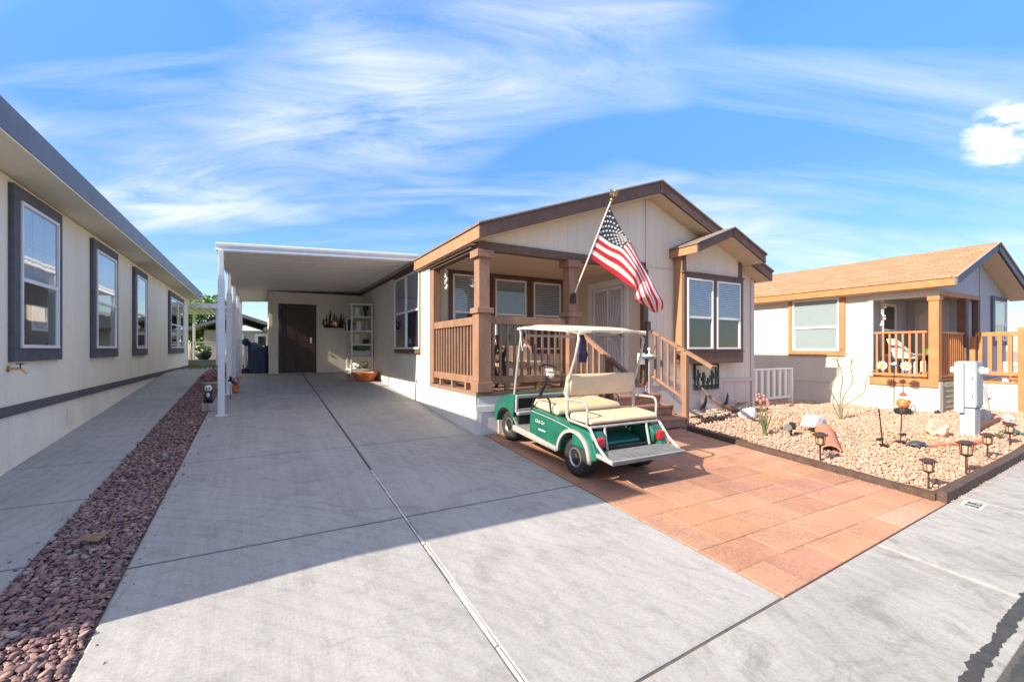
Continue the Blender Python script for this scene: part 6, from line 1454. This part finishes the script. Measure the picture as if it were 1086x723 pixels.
def tree(x, y, zb, h, r, m_, lab, n, size, cat='tree', name='leafy_tree', lobes=9):
    T = thing(name, (x, y, zb), lab, cat)
    mb = MB(); mb.tube([(x, y, zb-.1), (x+.05, y, zb+h*.25), (x, y+.05, zb+h*.5), (x+.06, y, zb+h*.8)], [.14, .11, .08, .03], 9)
    fo = MB()
    for k in range(lobes):
        t = k*2.4; zz = zb+h*(.42+.5*((k*.37) % 1)); rr = r*(.55+.3*((k*.61) % 1)); c = (x+rr*.75*math.cos(t), y+rr*.75*math.sin(t), zz)
        mb.tube([(x, y, zb+h*.3), tuple(Vector((x, y, zb+h*.3)).lerp(Vector(c), .6)+Vector((0, 0, .1))), c], [.05, .035, .01], 6)
        leaves(fo, c, (r*.5, r*.5, r*.38), n, size)
    mb.build('trunk', 'bark', T, smooth=True); fo.build('crown', m_, T)
tree(-3.1, 29, 1.1, 3.4, 1.7, 'leaf_bright', 'bright green leafy tree seen beneath the far patio cover', 330, .13)
tree(-2.0, 31, 1.1, 3.0, .9, 'leaf_dark', 'dark green tree half hidden behind the carport posts', 300, .13)
tree(-5.6, 31, 1.1, 4.2, 2.0, 'leaf', 'mid green tree beyond the lawn, hidden by the cream house', 260, .15)

# ------------------------------------------------------------------ across the street (seen in reflections)
T = thing('street_house', (4, -14, 0), 'plain tan house across the street reflected in the windows', 'house')
mb = MB(); mb.box(-4, 9, -22, -14, -.2, 3.1); mb.build('wall', 'far_wall', T)
mb = MB(); mb.prism([(-4.5, -22.4, 3.1), (2.5, -22.4, 4.9), (9.5, -22.4, 3.1)], (0, 8.9, 0)); mb.build('roof', 'far_roof', T)

# ------------------------------------------------------------------ SKY, SUN, CAMERA
SUN = Vector((-1, -.10, .667)).normalized()
w = bpy.data.worlds.new('World'); SC.world = w; w.use_nodes = True
nt = w.node_tree; L = nt.links.new; bg = nt.nodes['Background']
sky = nd(nt, 'ShaderNodeTexSky', sky_type='NISHITA'); sky.sun_disc = False
sky.sun_elevation = math.asin(SUN.z); sky.sun_rotation = math.atan2(SUN.x, SUN.y) % (2*math.pi)
sky.air_density = 1.0; sky.dust_density = .4; sky.ozone_density = 2.0; sky.altitude = 600
tc = nd(nt, 'ShaderNodeTexCoord'); sep = nd(nt, 'ShaderNodeSeparateXYZ'); L(tc.outputs['Generated'], sep.inputs[0])
def mth(op, a, b=None, clamp=False):
    m = nd(nt, 'ShaderNodeMath', operation=op); m.use_clamp = clamp
    for i, v in enumerate((a, b)):
        if v is None: continue
        if isinstance(v, (int, float)): m.inputs[i].default_value = v
        else: L(v, m.inputs[i])
    return m.outputs[0]
zc_ = mth('ADD', mth('MAXIMUM', sep.outputs[2], 0.0), .22)
sx_ = mth('ADD', mth('MULTIPLY', sep.outputs[0], .871), mth('MULTIPLY', sep.outputs[1], -.491)); sy_ = mth('ADD', mth('MULTIPLY', sep.outputs[0], .491), mth('MULTIPLY', sep.outputs[1], .871))
cu = mth('DIVIDE', sx_, zc_); cv = mth('DIVIDE', sy_, zc_)
cmb = nd(nt, 'ShaderNodeCombineXYZ'); L(cu, cmb.inputs[0]); L(cv, cmb.inputs[1])
def cl(scale, st, rot, off, det=8, rough=.6, dist=.6):
    mp = nd(nt, 'ShaderNodeMapping'); mp.inputs['Scale'].default_value = st; mp.inputs['Rotation'].default_value = (0, 0, rot); mp.inputs['Location'].default_value = off; L(cmb.outputs[0], mp.inputs[0])
    n = nd(nt, 'ShaderNodeTexNoise'); n.inputs['Scale'].default_value = scale; n.inputs['Detail'].default_value = det; n.inputs['Roughness'].default_value = rough; n.inputs['Distortion'].default_value = dist; L(mp.outputs[0], n.inputs[0]); return n.outputs[0]
CLOUD_OFF = (18.3, 2.2, 0); SKY_A = .92; SKY_B = .30
n0 = cl(1.15, (.8, 1.25, 1), rad(12), CLOUD_OFF, 3, .5, .4)          # where the banks lie
n1 = cl(2.6, (.55, 1.7, 1), rad(8), (2.2, 5.1, 0), 12, .68, .7)     # wisps
r0 = ramp(nt, [(.46, (0, 0, 0)), (.66, (1, 1, 1))]); L(n0, r0.inputs[0])
r1 = ramp(nt, [(.30, (0, 0, 0)), (.72, (1, 1, 1))]); L(n1, r1.inputs[0])
cm = mth('MULTIPLY', r0.outputs[0], r1.outputs[0])
hz = ramp(nt, [(0, (.15,)*3), (.12, (.8,)*3), (.3, (1, 1, 1))]); L(sep.outputs[2], hz.inputs[0])
n3 = cl(1.7, (.30, 1.9, 1), rad(-6), (40.2, 8.8, 0), 10, .62, .5)
r3 = ramp(nt, [(.50, (0, 0, 0)), (.85, (.6,)*3)]); L(n3, r3.inputs[0])
cm = mth('MAXIMUM', mth('MULTIPLY', cm, 1.15), r3.outputs[0])
pd = nd(nt, 'ShaderNodeVectorMath', operation='DOT_PRODUCT'); L(tc.outputs['Generated'], pd.inputs[0]); pd.inputs[1].default_value = Vector((1.462, .330, .485)).normalized()
pm = nd(nt, 'ShaderNodeMapRange', interpolation_type='SMOOTHSTEP'); L(pd.outputs['Value'], pm.inputs[0]); pm.inputs[1].default_value = .9983; pm.inputs[2].default_value = .9998
r4 = ramp(nt, [(.36, (0, 0, 0)), (.52, (1, 1, 1))]); L(cl(7, (1, 1.6, 1), 0, (3, 3, 0), 6, .6, .2), r4.inputs[0])
puff = mth('MULTIPLY', pm.outputs[0], r4.outputs[0])
cm = mth('MAXIMUM', mth('MULTIPLY', cm, hz.outputs[0]), mth('MULTIPLY', puff, 1.2), True)
cm = mth('MINIMUM', cm, 1.0)
# thin bright haze towards the horizon is held back so that the blue carries down to the roofs
bw = nd(nt, 'ShaderNodeRGBToBW'); L(sky.outputs[0], bw.inputs[0])
elev = nd(nt, 'ShaderNodeMapRange', interpolation_type='SMOOTHSTEP'); L(sep.outputs[2], elev.inputs[0])
for k_, v_ in zip((1, 2, 3, 4), (.30, .58, 1.0, .12)): elev.inputs[k_].default_value = v_
fac = mth('DIVIDE', SKY_A, mth('ADD', mth('MULTIPLY', mth('MULTIPLY', bw.outputs[0], SKY_B), elev.outputs[0]), 1.0))
vm = nd(nt, 'ShaderNodeVectorMath', operation='SCALE'); L(sky.outputs[0], vm.inputs[0]); L(fac, vm.inputs['Scale'])
hs = nd(nt, 'ShaderNodeHueSaturation'); hs.inputs['Saturation'].default_value = 1.28; hs.inputs['Hue'].default_value = .512; L(vm.outputs[0], hs.inputs['Color'])
mx = nd(nt, 'ShaderNodeMix', data_type='RGBA'); L(cm, mx.inputs[0]); L(hs.outputs[0], mx.inputs[6]); mx.inputs[7].default_value = (2.05, 2.15, 2.35, 1)
# white haze added overhead and round the sun, out of view, to lift shade
dt = nd(nt, 'ShaderNodeVectorMath', operation='DOT_PRODUCT'); L(tc.outputs['Generated'], dt.inputs[0]); dt.inputs[1].default_value = SUN
def rng_(src, a, b):
    m = nd(nt, 'ShaderNodeMapRange', interpolation_type='SMOOTHSTEP'); L(src, m.inputs[0])
    for k_, v_ in zip((1, 2, 3, 4), (a, b, 0.0, 1.0)): m.inputs[k_].default_value = v_
    return m.outputs[0]
fill_veil = mth('MULTIPLY', mth('MAXIMUM', rng_(sep.outputs[2], .64, .92), rng_(dt.outputs['Value'], .45, .98)), .9)
mv = nd(nt, 'ShaderNodeMix', data_type='RGBA'); L(fill_veil, mv.inputs[0]); L(mx.outputs[2], mv.inputs[6]); mv.inputs[7].default_value = (2.0, 1.98, 2.05, 1)
L(mv.outputs[2], bg.inputs['Color']); bg.inputs['Strength'].default_value = .15
sl = bpy.data.lights.new('sun', 'SUN'); sl.energy = 2.6; sl.angle = rad(.55); sl.color = (1, .90, .74)
so = bpy.data.objects.new('sun', sl); COL.objects.link(so); so.rotation_euler = (-SUN).to_track_quat('-Z', 'Y').to_euler(); so.location = SUN*50

cam = bpy.data.cameras.new('camera'); co = bpy.data.objects.new('camera', cam); COL.objects.link(co)
cam.sensor_width = 36; cam.lens = 475/1086*36; cam.shift_y = 8.5/1086; cam.clip_start = .05; cam.clip_end = 2000
co.location = (0, 0, 1.8); co.rotation_euler = (rad(90), 0, -math.atan(268/475)); SC.camera = co
SC.view_settings.view_transform = 'Standard'; SC.view_settings.look = 'None'; SC.view_settings.exposure = 1.84; SC.view_settings.gamma = 1
SC.view_settings.use_curve_mapping = False
SC.cycles.max_bounces = 6; SC.cycles.transparent_max_bounces = 12
